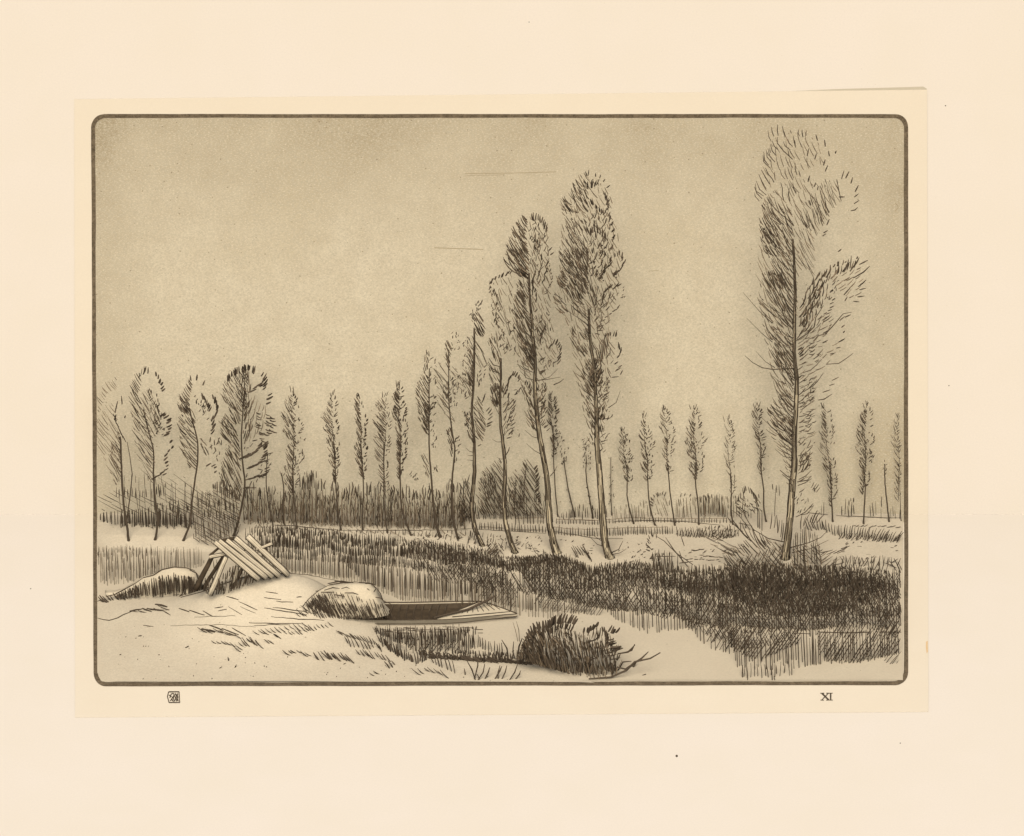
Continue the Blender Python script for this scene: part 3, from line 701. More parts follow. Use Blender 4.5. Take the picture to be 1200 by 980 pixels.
make_tree('poplar_tree', 'poplar with a pointed narrow head and a swaying bare pale stem', POP,
          [(556, 385), (556, 415), (555, 450), (553, 480), (555, 508), (556, 530), (556, 560), (553, 588), (555, 612), (561, 630), (566, 640)], (1.0, 4.6), c_r3, True,
          limbs=[([(554, 530), (550, 529), (546, 525)], .9), ([(554, 534), (548, 534)], .9), ([(554, 540), (547, 539)], .8)], depth=.5)
def c_r2(k):
    k.h([(521, 402), (526, 396), (531, 404), (528, 420), (527, 440), (522, 420)], 112, 2.2, 14, -6, 1.2)
    k.h([(507, 430), (514, 424), (527, 446), (527, 470), (527, 488), (512, 462)], 126, 3.6, 22, 0, .85)
    k.h([(510, 468), (517, 462), (528, 482), (534, 498), (524, 494)], 126, 3.6, 16, 0, .85)
    k.h([(527, 430), (535, 430), (548, 452), (544, 462), (530, 450)], 128, 4.0, 20, 0, .75)
    k.d([(529, 388), (540, 392), (538, 410), (528, 412)], 14, 2.4, 1.2); k.d([(527, 440), (538, 440), (536, 476), (527, 478)], 40, 3, 1.3); k.h([(518, 452), (526, 446), (527, 466), (520, 470)], 100, 2.2, 8, 0, 1.2)
    k.h([(528, 480), (534, 490), (533, 498), (527, 488)], 125, 4, 10, 0, .8)
    k.h([(523, 502), (529, 500), (531, 516), (530, 538), (526, 528)], 112, 2.2, 10, 0, 1.4)
    k.d([(533, 508), (540, 512), (538, 540), (533, 544)], 16, 3.4, 1.3, 50)
make_tree('poplar_tree', 'slender poplar with long slanting sprays on its left and a kinked thin stem', POP,
          [(526, 410), (526, 440), (526, 470), (529, 500), (533, 525), (532, 542), (530, 560), (530, 590), (532, 612), (537, 632)], (1.2, 3.0), c_r2, depth=.5)
def c_r1(k):
    k.h([(496, 414), (500, 408), (504, 412), (502, 432), (497, 440)], 100, 2.6, 9, 0, 1.1)
    k.h([(492, 442), (497, 434), (503, 444), (503, 512), (497, 506), (490, 490), (486, 456)], 120, 2.6, 18, -6, 1.15)
    k.h([(494, 470), (503, 470), (503, 506), (496, 500)], 118, 2.4, 14, 0, 1.2); k.h([(500, 474), (508, 470), (507, 480), (500, 482)], 60, 1.8, 6, 0, 1.6)
    k.d([(503, 418), (512, 420), (511, 450), (504, 452)], 12, 3, 1.3); k.d([(504, 462), (512, 464), (511, 498), (504, 500)], 20, 3, 1.3); k.d([(505, 504), (512, 504), (511, 526), (505, 526)], 14, 2.4, 1.2)
    k.h([(493, 530), (497, 530), (503, 545), (503, 562), (498, 556)], 112, 2.4, 10, 0, 1.2); k.d([(508, 545), (514, 545), (511, 558)], 5, 3, 1.2); k.d([(480, 553), (490, 552), (492, 566), (482, 568)], 12, 2.4, 1.2)
make_tree('poplar_tree', 'straight slim poplar with feathering only on its left, first tall one of the row', POP,
          [(503, 432), (503, 470), (503, 520), (505, 555), (508, 590), (511, 612), (516, 630)], (1.3, 3.6), c_r1, depth=.5)

# --- left group
LG = 'bushy poplars at the left edge'
def c_l1(k):
    k.h([(112, 466), (122, 448), (137, 440), (138, 456), (126, 462), (116, 486)], 128, 3.6, 12, -10, .8, 1)
    k.h([(112, 490), (130, 470), (138, 492), (142, 535), (134, 562), (112, 520)], 126, 3.4, 24, -8, .9, 1)
    k.h([(128, 520), (140, 500), (144, 560), (134, 572)], 118, 3.2, 18, 0, 1.0)
    k.s([[(143, 474), (142, 464)], [(135, 484), (138, 470)], [(134, 492), (136, 486)], [(146, 490), (147, 487)]], 1.8)
    k.t([(134, 488), (138, 500), (143, 512), (148, 518)], 3, 110, 120, 6, 1.3)
make_tree('poplar_tree', 'dim thin poplar hard against the left border with two bare forking stems', LG, [(141, 512), (142, 535), (143, 560), (145, 590), (149, 618), (151, 634)], (2.2, 3.2), c_l1, limbs=[([(148, 612), (152, 585), (155, 556), (152, 534), (149, 518)], 1.6)], depth=.6)
def c_l2(k):
    k.h([(152, 452), (158, 438), (164, 436), (166, 452), (158, 470)], 120, 3.2, 14, -8, 1.1)
    k.t([(163, 440), (170, 433), (176, 434)], 2.6, 80, 90, 7, 1.3)
    k.h([(151, 462), (160, 458), (172, 486), (180, 520), (182, 552), (172, 542), (156, 500)], 123, 3.3, 22, -8, 1.1)
    k.h([(164, 462), (176, 455), (190, 490), (184, 516), (172, 495)], 118, 3.6, 22, 0, .95)
    k.h([(156, 514), (164, 520), (180, 555), (180, 570), (166, 548)], 125, 3.6, 22, -6, .9)
    k.t([(182, 437), (187, 444), (190, 451), (191, 458)], 4, 100, 35, 6, 2.2, 15); k.t([(189, 484), (197, 490), (199, 498), (198, 505), (195, 510)], 3.6, 45, 25, 6, 2.2, 20); k.t([(200, 517), (202, 524), (196, 530), (194, 538), (196, 545), (192, 556)], 5, 60, 30, 5, 2.0, 20)
    k.d([(172, 455), (188, 460), (190, 490), (180, 500)], 22, 4, 1.5, 80); k.d([(182, 492), (194, 500), (192, 512), (184, 512)], 10, 4, 1.6, 50)
    k.t([(180, 560), (188, 556), (192, 550)], 4, 30, 20, 6, 1.8)
make_tree('poplar_tree', 'rounded poplar at the left with comma shaped leaves edging its right side', LG, [(168, 480), (174, 505), (180, 530), (180, 555), (182, 585), (185, 610), (182, 633)], (1.4, 3.0), c_l2, depth=.7)
def c_l3(k):
    k.h([(207, 474), (212, 458), (220, 446), (224, 440), (226, 452), (222, 472), (224, 486), (212, 484)], 120, 3.0, 14, -12, 1.3)
    k.s([[(224, 446), (223, 440)], [(230, 446), (231, 439)], [(238, 452), (240, 446)]], 2.2)
    k.h([(210, 470), (220, 466), (224, 484), (216, 486)], 122, 2.2, 12, 0, 1.5)
    k.h([(208, 492), (213, 484), (224, 498), (231, 515), (232, 552), (222, 548), (212, 528)], 128, 3.2, 20, -12, 1.2)
    k.h([(216, 486), (224, 478), (229, 492), (229, 506)], 118, 2.8, 16, 0, 1.2)
    k.t([(237, 464), (243, 472), (246, 480)], 3, 110, 60, 6, 2.0); k.t([(249, 464), (254, 474), (254, 482), (249, 490), (250, 500), (249, 508)], 3.6, 100, 50, 7, 2.1, 20); k.d([(228, 462), (244, 480), (245, 492), (232, 480)], 18, 2.6, 1.5)
    k.h([(234, 512), (240, 518), (246, 532), (242, 536), (236, 526)], 122, 3.2, 12, 10, 1.3); k.d([(240, 515), (260, 512), (258, 540), (250, 538)], 14, 4, 1.5, 70); k.t([(244, 545), (252, 546), (252, 556)], 4, 40, 30, 5, 1.8)
make_tree('poplar_tree', 'poplar with a curved stem and feathering on its left, between two rounder trees', LG, [(222, 478), (226, 496), (231, 514), (232, 535), (229, 560), (225, 590), (223, 612), (215, 634)], (1.5, 2.8), c_l3, depth=.6)
def c_l4(k):
    k.h([(262, 446), (270, 438), (286, 432), (292, 440), (290, 466), (286, 490), (270, 478), (258, 466)], 120, 3.3, 22, -10, 1.15)
    k.h([(280, 434), (292, 432), (294, 455), (286, 488), (282, 470)], 85, 2.6, 18, 0, 1.2)
    k.t([(266, 444), (272, 438), (280, 434), (288, 431), (296, 432), (300, 434)], 2.7, 100, 85, 8, 2.0)
    k.t([(308, 438), (311, 446), (310, 454), (304, 450), (298, 456), (292, 460)], 3.2, 60, 25, 7, 2.1, 25); k.t([(317, 462), (315, 470), (312, 477)], 5, 40, 20, 7, 2.0, 20)
    for x, y0_, n_ in ((302, 484, 6), (312, 486, 8), (318, 489, 6), (306, 506, 4)):
        for q in range(n_): k.curved(x + U(-3, 1), y0_ + q * 3.4 + U(-1.2, 1.2), U(-25, 5), U(5, 9), U(30, 70), U(1.4, 2.3))
    k.h([(284, 470), (300, 462), (312, 478), (306, 505), (290, 520)], 80, 4.4, 12, 20, 1.0, 1)
    k.h([(257, 496), (264, 482), (274, 490), (282, 528), (282, 540), (270, 520), (260, 510)], 122, 2.4, 18, -8, 1.3)
    k.h([(266, 470), (276, 466), (282, 496), (276, 500)], 112, 3.0, 14, 0, 1.2)
    k.h([(286, 470), (298, 466), (292, 484), (286, 496)], 70, 2.4, 12, 0, 1.5); k.h([(284, 506), (292, 490), (298, 496), (292, 512), (286, 522)], 78, 2.4, 14, 0, 1.4)
    k.h([(264, 530), (276, 528), (284, 560), (283, 590), (262, 572), (256, 556)], 112, 2.6, 20, 0, 1.2)
    k.h([(264, 530), (268, 520), (282, 540), (283, 556)], 122, 2.6, 20, 0, 1.2)
    k.t([(284, 536), (292, 534), (300, 528), (306, 520)], 3, 30, 50, 8, 2.0, 20); k.t([(292, 548), (302, 544), (310, 538), (312, 516)], 3.2, 20, 50, 7, 2.0, 20); k.t([(288, 562), (300, 558), (312, 556), (314, 545)], 3.6, 15, 30, 7, 1.8, 20); k.t([(288, 572), (300, 572)], 4, 10, 10, 7, 1.4)
    k.d([(285, 515), (315, 510), (315, 560), (290, 575)], 22, 4, 1.4, 30)
make_tree('poplar_tree', 'fullest bushy tree of the left group with stacked curled leaves down its right', LG, [(288, 455), (285, 480), (283, 510), (284, 540), (287, 565), (284, 590), (279, 612), (274, 628)], (1.4, 3.2), c_l4, depth=.8)

MG = 'small poplars in front of the undergrowth'
make_tree('poplar_tree', 'small leafy poplar next right of the fullest bushy tree', MG, [(343, 545), (344, 575), (346, 600), (348, 620)], (1.6, 2.2), auto(((343, 459), (344, 578)), [3, 11, 13, 11, 13, 11, 4], [3, 9, 14, 13, 12, 8, 3], dots=34), depth=.5)
make_tree('poplar_tree', 'small poplar with ragged tufts standing clear by itself over the undergrowth', MG, [(391, 520), (394, 570), (396, 600), (400, 622)], (1.6, 2.2), auto(((388, 463), (393, 565)), [4, 9, 12, 8, 10, 5, 3], [4, 7, 9, 7, 7, 5, 2], dots=18), depth=.5)
make_tree('poplar_tree', 'dark narrow poplar close beside a paler forked one', MG, [(423, 520), (426, 570), (425, 600), (425, 622)], (1.4, 2.2), auto(((419, 463), (426, 560)), [3, 6, 6, 7, 6, 5, 3], [3, 8, 9, 6, 9, 6, 3], gap=2.1, w=1.2, dots=16), depth=.4)
make_tree('poplar_tree', 'pale poplar with a forked top and straight slanting sprays on its left', MG, [(450, 520), (450, 570), (451, 600), (454, 625)], (1.5, 2.0), auto(((451, 464), (451, 578)), [8, 12, 12, 12, 13, 8, 3], [3, 5, 6, 6, 6, 5, 3], ang=124, ln=20, dots=16, w=.95), depth=.4)
make_tree('poplar_tree', 'narrow poplar with a dense dark top and a stem bending right at its foot', MG, [(469, 530), (469, 560), (470, 590), (475, 610), (482, 628)], (1.7, 2.4), auto(((467, 450), (469, 560)), [3, 6, 7, 6, 6, 4, 2], [3, 8, 10, 9, 8, 6, 3], gap=2.2, w=1.2, dots=40), depth=.4)
make_tree('poplar_tree', 'thin bare sapling stem at the right foot of the fullest bushy tree', MG, [(314, 532), (312, 555), (313, 580), (318, 604), (320, 618)], (1.2, 1.8), lambda k: k.d([(310, 528), (318, 528), (317, 545), (311, 545)], 12, 4, 1.3, 40), depth=.2)
make_tree('poplar_tree', 'short leafless sapling in front of the undergrowth with one crooked stem', MG, [(330, 555), (333, 575), (331, 595), (334, 616)], (1.4, 1.8), lambda k: k.d([(327, 552), (334, 556), (333, 562)], 3, 3, 1.1), depth=.1)

# --- small trees between and beyond
make_tree('poplar_tree', 'short tree whose tufted head shows just right of the pale leaning trunk', FARP, [(648, 500), (649, 540), (651, 575), (654, 606)], (1.2, 1.6), auto(((645, 463), (649, 535)), [5, 5, 4, 4, 3], [5, 8, 6, 5, 3], dots=22, gap=3), depth=.3)
make_tree('poplar_tree', 'thin leaning tree with a few loose leaves, right of the pale leaning trunk', FARP, [(661, 536), (663, 556), (668, 582), (674, 606)], (1.0, 2.0), lambda k: (k.d([(654, 505), (667, 510), (666, 545), (658, 545)], 26, 2.2, 1.2), k.d([(660, 560), (672, 590), (668, 590)], 6, 2, 1.2)), depth=.2)
make_tree('poplar_tree', 'thin spotted stem with a wispy head, just left of the stout striped trunk', FARP, [(687, 535), (687, 558), (691, 585), (695, 608)], (1.2, 2.0), lambda k: (k.d([(682, 514), (692, 514), (693, 550), (683, 548)], 30, 2.2, 1.2), k.d([(685, 552), (696, 600), (690, 600)], 10, 2, 1.2)), depth=.2)
make_tree('poplar_tree', 'very faint thin stem just right of the stout striped trunk', FARP, [(716, 536), (716, 570), (717, 604)], (.8, 1.3), lambda k: k.d([(713, 532), (719, 532), (720, 600), (714, 600)], 16, 2, 1.0), depth=.1)
S_ = [('lowest small poplar, first right of the stout striped trunk', [(735, 560), (735, 580), (738, 598), (743, 614)], ((730, 502), (735, 566)), [4, 6, 7, 6, 3], [4, 8, 8, 8, 4]),
      ('small wavy poplar with a twiggy foot beside the round hedge bush', [(759, 556), (760, 580), (763, 600), (768, 616)], ((755, 487), (759, 563)), [3, 7, 8, 8, 4], [3, 8, 11, 8, 4]),
      ('small poplar with the darkest pointed top of the far right row', [(783, 548), (785, 575), (788, 598), (791, 616)], ((778, 478), (784, 555)), [4, 6, 7, 5, 3], [4, 9, 9, 8, 6]),
      ('broadest small poplar of the distant row, lance shaped, before the dark hedge', [(815, 542), (815, 566), (818, 590), (819, 615)], ((812, 478), (816, 562)), [3, 10, 12, 9, 4], [4, 11, 13, 9, 5]),
      ('faint feathery small poplar beside the shrub on the meadow', [(856, 555), (857, 580), (857, 600), (859, 615)], ((852, 490), (857, 580)), [3, 6, 6, 5, 3, 3], [4, 9, 9, 6, 4, 3]),
      ('small poplar with a curled tip, close left of the tallest poplar', [(892, 530), (892, 552), (895, 575), (895, 595), (898, 612)], ((886, 476), (893, 556)), [5, 5, 5, 5, 3], [6, 6, 5, 5, 3]),
      ('small poplar close right of the tallest poplar, with rounded side tufts', [(973, 545), (974, 575), (975, 595), (976, 612)], ((966, 476), (975, 592)), [5, 8, 8, 7, 8, 5, 3], [5, 12, 9, 12, 8, 7, 3]),
      ('small leafy poplar in the gap before the right border, topped by a bent tip', [(1011, 545), (1014, 570), (1013, 595), (1012, 614)], ((1015, 475), (1012, 578)), [3, 12, 13, 12, 10, 6, 3], [4, 11, 12, 10, 9, 7, 3]),
      ('faint dotted poplar cut close by the right border', [(1054, 560), (1055, 585), (1056, 611)], ((1051, 488), (1054, 586)), [3, 6, 7, 6, 4], [3, 3, 3, 3, 2])]
for q, (lab, tk, sp, l, r_) in enumerate(S_):
    make_tree('poplar_tree', lab, FARP, tk, (1.4, 2.1) if q != 8 else (.6, 1.0), auto(sp, l, r_, gap=2.9 if q not in (4, 8) else 4.5, w=1.0 if q not in (4, 8) else .8, dots=22, ln=10, tick=4.2), depth=.22)
make_tree('poplar_tree', 'bare crooked sapling stem between the last two poplars at the right', FARP, [(1037, 544), (1037, 562), (1039, 585), (1042, 612)], (1.4, 2.0), lambda k: k.d([(1035, 540), (1040, 540), (1040, 560), (1035, 560)], 6, 3, 1.2), depth=.1)

# ================================================================ shrubs and hedges
def plant(name, label, cat, foot_px, depth, fn, group=None, part='foliage', ymax=-.1):
    base = land(*foot_px); root = thing(name, base, label, cat, group)
    k = Ink(min(base.y, -.3), depth, ymax=ymax); k.dense, k.fill = .84, 1.7; fn(k); k.build(part, [M_ink, M_soft], root); return root
plant('shrub', 'cross hatched shrub by the water at the left, behind the leaning poles', 'shrub', (255, 636), .5, lambda k: (
    k.h([(230, 578), (258, 572), (281, 584), (281, 618), (268, 636), (250, 642), (226, 632)], 94, 3.2, 40, 0, .85),
    k.h([(230, 578), (258, 572), (281, 584), (281, 618), (268, 636), (250, 642), (226, 632)], 147, 4.2, 36, 0, .85),
    k.h([(240, 580), (276, 590), (276, 612), (240, 606)], 90, 6, 10, 0, 1.5),
    k.h([(244, 568), (262, 562), (282, 574), (280, 588), (258, 580)], 92, 2.8, 12, 0, 1.7), k.s([[(268, 640), (276, 630), (282, 614)], [(262, 642), (274, 634), (280, 622)]], 1.3)))
plant('shrub', 'rounded dark shrub between two pale trunks of the poplar row', 'shrub', (574, 612), .35, lambda k: (
    k.h([(560, 570), (564, 552), (576, 544), (586, 536), (592, 560), (592, 604), (562, 604)], 122, 2.9, 24, 0, 1.05), k.h([(562, 560), (578, 546), (584, 572), (570, 590)], 100, 3.2, 14, 12, 1.3), k.h([(562, 580), (590, 575), (590, 602), (562, 602)], 118, 4, 16, 0, .9)))
plant('shrub', 'pointed dark shrub left of the pale leaning trunk, above the pickets', 'shrub', (615, 612), .35, lambda k: (
    k.h([(598, 560), (604, 548), (608, 562), (612, 540), (618, 536), (626, 548), (632, 570), (636, 604), (598, 606)], 124, 3.0, 22, 0, 1.05), k.h([(600, 565), (612, 556), (614, 598), (600, 598)], 104, 3.2, 14, 10, 1.2),
    k.t([(627, 545), (630, 560), (630, 575), (632, 592)], 3, 55, 45, 6, 1.5), k.s([[(614, 604), (614, 570), (617, 542)], [(603, 604), (604, 560)]], 1.4)))
plant('shrub', 'low scrubby shrub left of the rounded dark one, under the swaying stem', 'shrub', (544, 612), .3, lambda k: (
    k.h([(537, 580), (545, 560), (550, 566), (552, 612), (538, 614)], 112, 2.8, 16, 0, 1.05), k.h([(537, 590), (552, 590), (552, 616), (538, 616)], 60, 3, 8, 10, 1.2), k.t([(541, 568), (549, 562)], 4, 100, 80, 12, 1.1)))
plant('shrub', 'leafy round hedge bush edged with ticks behind the small wavy poplar', 'shrub', (772, 606), .2, lambda k: (
    k.t([(763, 592), (763, 585), (769, 580), (776, 578), (781, 580)], 2.7, 150, 60, 4.5, 1.4), k.h([(764, 584), (782, 582), (784, 608), (768, 608)], 108, 3.6, 16, 0, .8, 1)))
plant('shrub', 'open twiggy shrub on the meadow left of the tallest poplar', 'shrub', (878, 622), .4, lambda k: (
    k.t([(862, 588), (868, 580), (874, 572), (880, 576), (886, 582), (888, 592)], 3, 80, 125, 8, 1.4), k.h([(861, 590), (870, 580), (880, 600), (868, 606)], 140, 5, 12, -20, 1.1), k.s([[(884, 622), (876, 610), (870, 596), (872, 574)], [(888, 622), (888, 600), (884, 580)], [(880, 622), (866, 604), (858, 598)], [(868, 624), (868, 610)], [(874, 626), (874, 612)], [(890, 626), (890, 600)], [(866, 613), (880, 616)], [(893, 624), (893, 598)]], 1.2),
    k.d([(862, 585), (890, 578), (892, 606), (866, 604)], 30, 4, 1.3, 110)))
plant('shrub', 'dark spreading scrub round the foot of the tallest poplar', 'shrub', (925, 668), .6, lambda k: (
    k.h([(846, 650), (872, 632), (900, 630), (918, 640), (918, 668), (850, 668)], 128, 3.2, 24, -10, 1.2), k.h([(860, 655), (918, 640), (918, 668), (868, 668)], 60, 3.8, 16, 0, 1.1),
    k.h([(930, 625), (944, 616), (960, 630), (966, 668), (926, 668)], 92, 3.2, 34, 0, 1.1), k.h([(928, 640), (960, 636), (964, 668), (926, 668)], 130, 4, 20, 0, 1.0),
    k.t([(858, 610), (870, 622), (885, 628), (898, 634)], 4.5, 130, 110, 22, 1.2, -25), k.t([(903, 610), (912, 616), (918, 624)], 4, 92, 92, 18, 1.1), k.t([(940, 612), (948, 608), (956, 606), (966, 610)], 4, 75, 50, 14, 1.3, -20),
    k.h([(820, 622), (850, 632), (876, 640), (860, 652), (836, 640)], 152, 3.6, 24, -14, 1.1), k.h([(960, 640), (985, 655), (996, 668), (962, 668)], 35, 5, 18, 0, 1.1), k.t([(968, 646), (984, 648), (992, 640)], 5, 20, 20, 12, 1.2, 14)))
plant('shrub', 'cut brushwood clump at the bank edge right of the stout striped trunk', 'shrub', (777, 668), .4, lambda k: (
    k.t([(760, 645), (759, 633), (763, 626), (770, 628)], 3, 160, 80, 6, 1.4), k.s([[(812, 662), (792, 648), (778, 634), (768, 628)], [(806, 664), (790, 645), (780, 630)], [(800, 660), (796, 646)], [(802, 640), (798, 628)], [(766, 668), (768, 645)], [(772, 668), (772, 644)], [(778, 670), (779, 645)], [(784, 670), (784, 648)], [(794, 668), (794, 650)], [(768, 652), (792, 652)], [(796, 660), (812, 658)]], 1.3),
    k.h([(764, 648), (786, 646), (792, 668), (764, 670)], 90, 2.6, 14, 0, 1.3), k.t([(812, 645), (826, 644)], 3, 5, 5, 5, 1.4), k.t([(822, 651), (846, 653)], 3.6, 5, 0, 5, 1.3), k.t([(805, 655), (838, 657)], 5, 10, 0, 4, 1.2)))
plant('shrub', 'small dark bush leaning over the bank beside the swaying pale stem', 'shrub', (577, 650), .3, lambda k: (
    k.h([(568, 648), (574, 636), (582, 636), (588, 648), (580, 654)], 48, 2.6, 12, 14, 1.5), k.h([(568, 640), (576, 634), (590, 640), (590, 652)], 125, 3.0, 10, 0, 1.2), k.t([(572, 634), (580, 632)], 3, 60, 100, 4, 1.3)))

def stuff(name, label, cat, fn, foot=None, mats=None):
    k = Ink(foot=foot or (lambda x, y: land(x, y)), ymax=-.1); fn(k)
    return tag(k.build(name, mats or [M_ink, M_soft]), label, cat, kind='stuff')
def wfoot(x, y): return on_z(x, y, WZ)
def undergrowth(k):
    top = [(285, 572), (300, 566), (322, 568), (340, 570), (352, 562), (358, 552), (366, 550), (372, 562), (386, 566), (408, 568), (430, 566), (452, 566), (470, 568), (490, 572), (498, 568), (512, 574), (530, 562), (540, 566)]
    for gap, ln, w, jit in ((2.7, 46, .85, 3), (3.4, 40, .8, 4), (4.0, 34, .9, 5)):
        x = 286
        while x < 546:
            yb = interp([(285, 616), (320, 616), (400, 620), (545, 623)], x) - U(0, 4); yt = interp(top, x) + U(2, 20)
            if U(0, 1) > .1: k.stroke([(x, yb), (x + U(-1.5, 1.5), (yb + yt) / 2), (x + U(-2, 2), yt)], w * U(.7, 1.3), int(U(0, 1) < .7))
            x += gap * U(.6, 1.4)
    x = 286
    while x < 546:
        yt = interp(top, x) + U(-3, 6); 
        if U(0, 1) > .25: k.stroke([(x, yt + U(40, 50) if False else yt + U(9, 17)), (x + U(-1, 2), yt + 5), (x + U(-1, 2), yt)], U(1.1, 2.1))
        x += U(1.6, 4)
    for _ in range(200):
        x = U(290, 545); y = U(582, 618); k.curved(x, y, 90 + U(-15, 15), U(5, 11), 0, U(.9, 1.7))
    k.h([(350, 556), (360, 550), (372, 552), (374, 575), (350, 575)], 90, 2.4, 18, 0, 1.2)
    k.h([(286, 575), (545, 578), (545, 620), (286, 614)], 118, 6, 14, 0, .8, 1); k.h([(286, 590), (545, 592), (545, 621), (286, 616)], 84, 4.0, 10, 0, 1.1, 1, jit=14)
def undergrowth_foot(x, y):                                   # everything in the belt stands on its front or a little behind
    yb = interp([(107, 618), (230, 622), (285, 616), (320, 616), (400, 620), (545, 623)], x)
    p = land(x, yb - U(0, 7)); return p
stuff('undergrowth', 'dense belt of dark upright scrub behind the small poplars', 'undergrowth', undergrowth, undergrowth_foot)
stuff('undergrowth', 'dark strip of stakes and scrub under the trees at the left edge', 'undergrowth', lambda k: (
    k.h([(116, 602), (140, 598), (190, 594), (230, 590), (230, 612), (215, 622), (150, 618), (118, 612)], 91, 3.0, 22, 0, 1.5), k.h([(154, 598), (190, 596), (186, 622), (158, 618)], 91, 3.4, 22, 0, 1.8), k.h([(140, 604), (153, 602), (153, 628), (142, 626)], 92, 2.8, 24, 0, 1.2), k.h([(180, 590), (212, 584), (214, 618), (184, 618)], 92, 3.6, 22, 0, 1.5),
    k.h([(134, 572), (190, 570), (190, 584), (134, 584)], 92, 4.4, 11, 0, 1.4), k.h([(184, 568), (194, 566), (194, 582), (184, 582)], 92, 2.2, 14, 0, 1.4),
    k.h([(113, 580), (140, 574), (235, 588), (240, 600), (225, 606), (118, 600)], 152, 5.0, 34, -6, .8), k.h([(184, 560), (215, 558), (250, 590), (240, 630), (200, 620), (195, 590)], 147, 5.0, 36, 0, .75), k.h([(190, 566), (232, 566), (232, 636), (200, 630)], 92, 4.0, 30, 0, .75), k.h([(140, 556), (190, 556), (190, 600), (140, 600)], 93, 5.5, 24, 0, .7), k.h([(113, 614), (160, 622), (232, 616), (232, 640), (113, 638)], 92, 6, 12, 0, .75, 1), k.h([(150, 612), (240, 620), (240, 640), (190, 634)], 150, 5, 22, 0, .75), k.h([(113, 616), (150, 620), (228, 622), (228, 634), (113, 632)], 91, 4.4, 10, 0, .9, jit=8), k.t([(120, 636), (180, 638), (226, 637)], 7, 20, 160, 7, .9, jit=30)), undergrowth_foot)
stuff('hedge', 'low thin hedge line along the back of the far meadow', 'hedge', lambda k: (
    k.h([(716, 604), (720, 592), (745, 590), (756, 584), (764, 596), (764, 608), (718, 608)], 95, 2.8, 12, 0, .85, 1), k.h([(783, 586), (816, 582), (862, 580), (866, 606), (790, 608)], 93, 2.8, 16, 0, .9, 1), k.h([(816, 582), (830, 578), (846, 582), (846, 606), (818, 606)], 92, 2.1, 18, 0, 1.2),
    k.h([(540, 596), (560, 584), (596, 578), (606, 584), (640, 576), (642, 608), (540, 612)], 96, 3.4, 14, 0, .95, jit=16), k.h([(586, 560), (600, 556), (602, 606), (588, 606)], 112, 3.2, 16, 0, .95, jit=10), k.h([(540, 580), (640, 570), (642, 606), (540, 606)], 122, 6, 16, 0, .8, 1, jit=14),
    k.h([(655, 604), (664, 598), (680, 590), (700, 594), (712, 590), (712, 608), (656, 610)], 92, 2.7, 12, 0, 1.1), k.h([(846, 590), (882, 596), (882, 608), (846, 606)], 92, 3.2, 12, 0, .8), k.t([(796, 580), (812, 580)], 5, 80, 60, 4, 1.1),
    k.h([(985, 588), (1002, 582), (1006, 606), (986, 606)], 91, 3.2, 14, 0, 1.2), k.h([(1020, 592), (1034, 580), (1034, 608), (1020, 608)], 91, 3.0, 16, 0, 1.0), k.h([(1040, 590), (1056, 594), (1056, 608), (1042, 608)], 91, 4, 12, 0, .9), k.h([(960, 590), (968, 590), (970, 606), (960, 606)], 91, 4, 12, 0, .9),
    k.h([(904, 566), (924, 570), (924, 602), (904, 606)], 91, 5, 26, 0, .9)), lambda x, y: land(x, min(y + 6, 609)))

# ---------------------------------------------------------------- picket fences
def fence(label, line, ln, gap, w, rails, end=1.0):
    base = land(*line[0]); root = thing('picket_fence', base, label, 'fence', 'picket fences across the meadow')
    d = 0.0; L = [math.dist(a, b) for a, b in zip(line, line[1:])]; n_p = 0
    while d < sum(L) and n_p < 98:
        q, r_ = 0, d
        while q < len(L) - 1 and r_ > L[q]: r_ -= L[q]; q += 1
        f = r_ / L[q]; x = line[q][0] + (line[q + 1][0] - line[q][0]) * f; y = line[q][1] + (line[q + 1][1] - line[q][1]) * f + U(-.5, .5)
        k = Ink(foot=land, ymax=-.1); k.curved(x, y, 92 + U(-6, 6), ln * U(.75, 1.15), 0, w * U(.8, 1.25)); k.build('picket', M_ink, root)
        d += gap * U(.75, 1.3); n_p += 1
    rb = MB()
    for dy in rails:
        pts = []
        for (a, b), (c, d) in zip(line, line[1:]):
            for q in range(6):
                x = a + (c - a) * q / 6; y = b + (d - b) * q / 6; g = land(x, y); pts.append(on_y(x, y - dy + U(-.3, .3), min(-.1, g.y + .03)))
        rb.tube(pts, [.35 / S] * len(pts), 4)
    rb.build('rail', M_soft, root)
    return root
fence('low picket fence in front, crossing behind the stout striped trunk', [(648, 626), (665, 628), (690, 629), (712, 628), (740, 627), (790, 626)], 10, 2.9, 1.2, (8.5,))
fence('shorter rear picket fence with wide gaps, farther up the meadow', [(652, 614), (700, 615), (740, 612), (800, 613), (862, 613)], 6, 3.4, 1.1, (5.2,))
fence('short upright pickets between the dark shrubs and the pale leaning trunk', [(562, 620), (590, 622), (612, 624), (640, 624)], 9, 3.2, 1.2, (3,))
fence('tall loose palings in front of the pointed dark shrub', [(604, 615), (620, 614), (642, 614)], 14, 4.0, 1.1, (7,))

